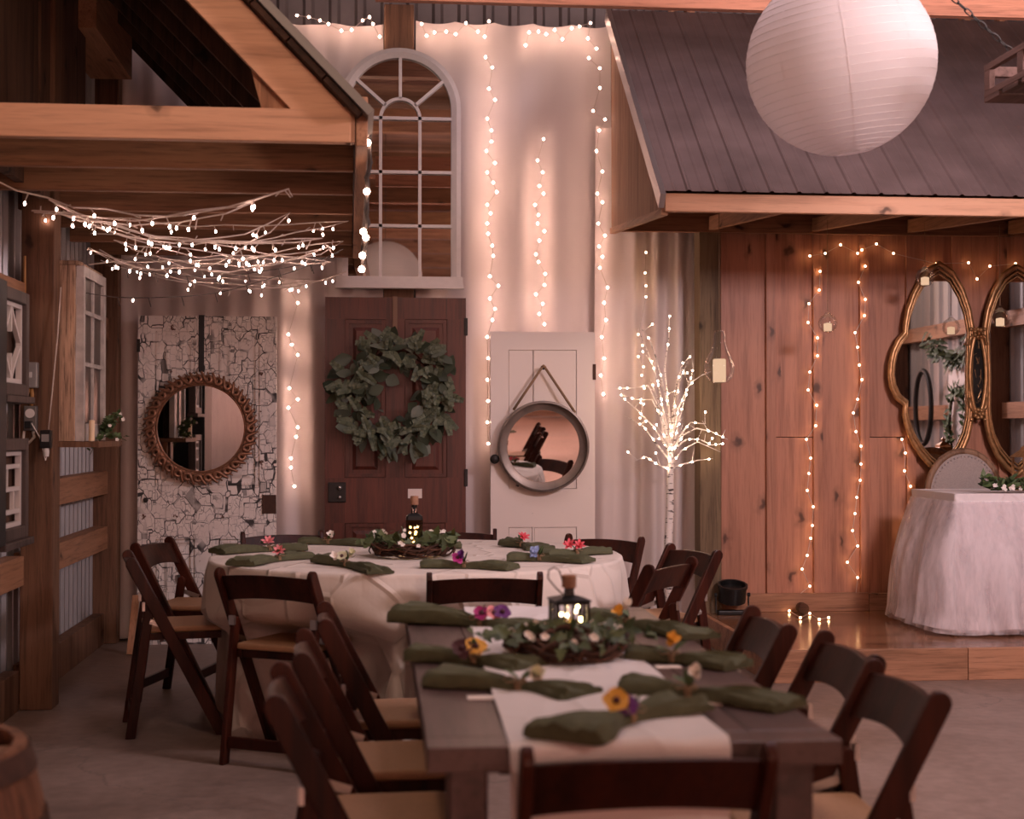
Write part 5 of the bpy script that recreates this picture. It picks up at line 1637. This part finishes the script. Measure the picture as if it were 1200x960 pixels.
MB().box((-w3*.6, -.075, h3*.1), (w3*.4, -.041, h3*.38)).build('plug', M['blackmetal'], ob_, bevel=.003)
MB().tube([V((-.03, -.02, -.001)), V((-.035, -.025, -.04)), V((-.01, -.025, -.06)), V((.015, -.02, -.03)), V((.01, -.02, -.001))], .007, 8).build('conduit', M['wire'], ob_, smooth=True)
qa = onpost(56, 520)
MB().tube([V((w3*.4, -.06, h3*.3)), V((.05, -.06, -.03)), V((.075, -.05, -.14)), V((.085, -.05, -.1))], .003, 6).build('cable', M['whitepaint'], ob_)
q5, q6 = onpost(51, 530), onpost(63, 495)
ad_ = thing('power_adapter', 'black power adapter hanging at the edge of the left post', 'adapter', ((q5.x+q6.x)/2, yp-.05, q5.z))
MB().box((-.025, -.02, .02), (.025, .02, .105)).build('adapter_body', M['blackmetal'], ad_, bevel=.004)
MB().box((-.017, -.021, .05), (.017, -.0202, .085)).build('adapter_sticker', M['greybox'], ad_)
MB().lathe([(.012, -.02), (.015, .0), (.013, .021)], 10).build('white_connector', M['whitepaint'], ad_)
MB().tube([V((.01, 0, .106)), V((.03, -.01, .3)), V((.05, 0, .55)), V((.06, .02, .78))], .0035, 6).build('cable', M['wire'], ad_, smooth=True)
struct(MB().tube([FY(29, 300, yp-.012), FY(29, 380, yp-.012), FY(29, 440, yp-.012)], .006, 8).build('trim_61', M['conduit']))
# framed fretwork panels on the left wall
def fret(label, pyt, pyb, style):
    X = -1.48
    y0, y1 = FX(-5, 400, X).y, FX(26, 400, X).y
    zt_, zb_ = FX(14, pyt, X).z, FX(14, pyb, X).z
    t = thing('fretwork_window', label, 'window frame', (X, y0, zb_)); t['kind'] = 'thing'
    W, H = y1-y0, zt_-zb_
    mb = MB(); f = .05
    for (a0, a1, b0, b1) in ((0, f, 0, H), (W-f, W, 0, H), (f, W-f, 0, f), (f, W-f, H-f, H)): mb.box((-.03, a0, b0), (.03, a1, b1))
    mb.box((-.035, -.02, -.03), (.05, W+.02, -.001))
    mb.build('dark_frame', M['frameGrey'], t, bevel=.004)
    fb = MB(); g = .018
    a0, a1, b0, b1 = f+.002, W-f-.002, f+.002, H-f-.002
    for (c0, c1, d0, d1) in ((a0, a0+g, b0, b1), (a1-g, a1, b0, b1), (a0+g, a1-g, b0, b0+g), (a0+g, a1-g, b1-g, b1)): fb.box((-.01, c0, d0), (.012, c1, d1))
    if style == 0:
        cy, cz = (a0+a1)/2, (b0+b1)/2
        for s1 in (-1, 1):
            for s2 in (-1, 1):
                P = [V((.001, cy+s1*(a1-a0)/2*(1-t_)**1.4, cz+s2*((b1-b0)/2*t_))) for t_ in (0, .25, .5, .75, 1)]
                for i in range(4): fb.beam(P[i], P[i+1], .014, .018, (1, 0, 0))
        fb.beam((.001, cy, b0), (.001, cy, b0+.12), .016, .016, (1,0,0)); fb.beam((.001, cy, b1-.12), (.001, cy, b1), .016, .016, (1,0,0))
    else:
        for r in (.2, .5, .8): fb.box((-.008, a0, b0+(b1-b0)*r-.009), (.010, a1, b0+(b1-b0)*r+.009))
        for i, r in enumerate((.33, .66)):
            fb.box((-.007, a0+(a1-a0)*r-.008, b0+(b1-b0)*(.2 if i else .5)), (.009, a0+(a1-a0)*r+.008, b0+(b1-b0)*(.5 if i else .8)))
    fb.build('white_fretwork', M['fretwhite'], t)
    MB().box((-.029, f, f), (-.025, W-f, H-f)).build('backing', M['darkplank'], t)
fret('dark framed window with curved white fretwork, upper of two on left wall', 340, 464, 0)
fret('dark framed window with squared white fretwork, lower of two on left wall', 514, 632, 1)
X = -1.44
yy0, yy1 = FX(-40, 400, X).y, FX(6, 400, X).y
tag(MB().box((XL+.025, yy0, FX(3, 640, X).z), (X+.01, yy1-.01, FX(3, 328, X).z)).build('dark_board', M['black'], bevel=.004), 'black board standing edge-on against the left wall', 'board')

# barrel, bottom left
bc = V((-.745, 2.42, 0)); BZ = .70
bq = G(40, 873, BZ)
br_ = .285
bcx = bq.x - br_*.985 - .025; bcy = bq.y
ba = thing('wine_barrel', 'oak wine barrel with dark hoop in the near left corner', 'barrel', (bcx, bcy, 0))
prof = [(br_-.005, .0), (br_+.04, .18), (br_+.055, .35), (br_+.04, .52), (br_, BZ)]
mb = MB(); nst = 22
for k in range(nst):
    a0, a1 = 2*PI*k/nst+.003, 2*PI*(k+1)/nst-.003
    vs = []
    for i in range(13):
        u = i/12; z = BZ*u; r = br_ + .055*(1-(2*u-1)**2)
        for a_, rr in ((a0, r), (a1, r), (a1, r-.024), (a0, r-.024)): vs.append((rr*cos(a_), rr*sin(a_), z))
    fs = [(0,1,2,3), (48+3, 48+2, 48+1, 48)]
    for i in range(12):
        for j in range(4):
            l = (j+1) % 4; fs.append((4*i+j, 4*i+4+j, 4*i+4+l, 4*i+l))
    mb.add(vs, fs)
mb.build('staves', M['barrel'], ba)
mb = MB()
for k in range(8):
    x0 = -br_+.026+k*(2*br_-.052)/8; x1 = x0+(2*br_-.052)/8-.002
    ya = math.sqrt(max(.001, (br_-.025)**2-max(abs(x0), abs(x1))**2)); 
    mb.box((-ya, x0, BZ-.045), (ya, x1, BZ-.028))
mb.build('barrel_head', M['barrelhead'], ba)
for z0, z1 in ((BZ-.052, BZ-.006), (.52, .56), (.14, .18), (.0, .045)):
    rr = lambda z: br_ + .055*(1-(2*z/BZ-1)**2)+.002
    MB().lathe([(rr(z0), z0), (rr(z0)+.003, z0), (rr(z1)+.003, z1), (rr(z1), z1)], 44, None, False).build('hoop', M['rust'], ba, smooth='auto')

# pale board leaning by the far left post
q = G(152, 768, 0)
tag(MB().beam((q.x, q.y+.02, .0), (q.x+.02, q.y+.10, .34), .04, .03, (0, 1, 0)).build('wood_offcut', M['lumberZ']), 'short pale board end standing behind the left chairs', 'board')

# ================================================================== seen only in the mirrors: right wall decorations
def ring_wreath(loc, R, label):
    t = thing('leaf_wreath', label, 'wreath', loc)
    rnd = random.Random(71); lf = MB()
    for k in range(160):
        a_ = rnd.uniform(0, 2*PI); p = V((-.03, R*.55*cos(a_), R*sin(a_)))
        leaf_shape(lf, p, V((rnd.uniform(-.6, .1), rnd.uniform(-1, 1), rnd.uniform(-1, 1))), V((-1, 0, .3)), .09, .04, 'oval', rnd)
    MB().tube([V((-.02, R*.55*cos(2*PI*k/40), R*sin(2*PI*k/40))) for k in range(40)], .012, 6, True).build('ring', M['twig'], t)
    lf.build('leaves', M['greens'], t)
rx = XR-.22
w_o = MB().box((-.03, -.28, 0), (0, .28, 2.05)).build('painted_board', M['whitepaint'], loc=(rx, 5.15, 0)); tag(w_o, 'tall white board on the right wall reflected in gold mirror', 'board')
ring_wreath(V((rx-.035, 5.15, 1.38)), .34, 'oval green wreath reflected in the gold mirror')
fm = MB().tube([V((0, .2*cos(2*PI*k/40), .36*sin(2*PI*k/40))) for k in range(40)], .025, 8, True).build('oval_frame', M['iron'], smooth=True, loc=(rx-.01, 4.2, 1.55)); tag(fm, 'dark oval frame on the right wall reflected in gold mirror', 'frame')
tag(MB().box((-.04, -1.6, .0), (0, 1.0, .95)).build('plywood_panel', M['riser'], loc=(rx-.25, 3.0, 0)), 'plywood counter front reflected in the gold mirror', 'panel')
rnd = random.Random(15); lf = MB()
for k in range(220):
    u = rnd.random(); p = V((-.02, -.5+1.4*u, .55*(2*u-1)**2*(1 if u > .5 else .4)))
    leaf_shape(lf, p+V((0, rnd.gauss(0, .04), rnd.gauss(0, .05))), V((-.3, rnd.uniform(-1, 1), rnd.uniform(-1, .3))), V((-1, 0, .2)), .11, .04, 'oval', rnd)
tag(lf.build('green_garland', M['ivy'], loc=(rx-.02, 4.9, 2.0)), 'leafy garland on the right wall reflected in gold mirror', 'garland')

# ================================================================== LIGHT
def area(name, loc, rot, sx, sy, e, col):
    l = bpy.data.lights.new(name, 'AREA'); l.shape = 'RECTANGLE'; l.size = sx; l.size_y = sy; l.energy = e; l.color = col
    o = bpy.data.objects.new(name, l); C.objects.link(o); o.location = loc; o.rotation_euler = rot; return o
area('camera_side_fill', (1.2, YR+.12, 2.1), (math.radians(88), 0, PI), 4.2, 1.7, 470, (1.0, .80, .87))  # added frontal fill before the closed plank wall; no window there
area('overhead_fill', (1.9, 5.0, ZC-.05), (0, 0, 0), 1.6, 2.6, 62, (1.0, .80, .92))  # added soft fill under the boarded ceiling, which has no opening
area('back_wall_fill', (.6, 5.7, 4.97), (math.radians(47), 0, 0), 2.6, .3, 10, (1.0, .76, .76))  # added wash to brighten the curtains and doors; no fixture
area('stage_fill', (3.5, 3.6, 2.9), (math.radians(74), 0, math.radians(11)), .8, .4, 108, (1.0, .78, .83))  # added unseen fill reaching under the eave to the stage and right curtain
def point(name, loc, e, col, r=.1):
    l = bpy.data.lights.new(name, 'POINT'); l.energy = e; l.color = col; l.shadow_soft_size = r
    o = bpy.data.objects.new(name, l); C.objects.link(o); o.location = loc; return o
point('tie_beam_fill', (-.5, 3.3, 3.5), 55, (1.0, .70, .52), .15)  # added warm fill to brighten the shed's tie beam; no fixture
point('hall_fill_right', (3.6, 3.2, 3.8), 80, (1.0, .72, .58), .18)  # added warm fill out of view on the right; no fixture
point('plank_wall_fill', (3.6, -2.5, 3.8), 210, (1.0, .72, .58), .18)  # added fill that brightens the front planks for the arched mirror's reflection
w = bpy.data.worlds.new('world'); bpy.context.scene.world = w; w.use_nodes = True
w.node_tree.nodes['Background'].inputs[0].default_value = (.55, .48, .6, 1)
w.node_tree.nodes['Background'].inputs[1].default_value = .35

sc = bpy.context.scene
sc.view_settings.view_transform = 'Standard'
sc.view_settings.look = 'None'
sc.view_settings.gamma = 1
sc.view_settings.use_curve_mapping = False
sc.view_settings.exposure = 0.0
try:
    sc.cycles.use_denoising = True
    sc.cycles.max_bounces = 8
    sc.cycles.transparent_max_bounces = 16
    sc.cycles.sample_clamp_indirect = 4
    sc.cycles.caustics_reflective = False
    sc.cycles.caustics_refractive = False
except Exception: pass
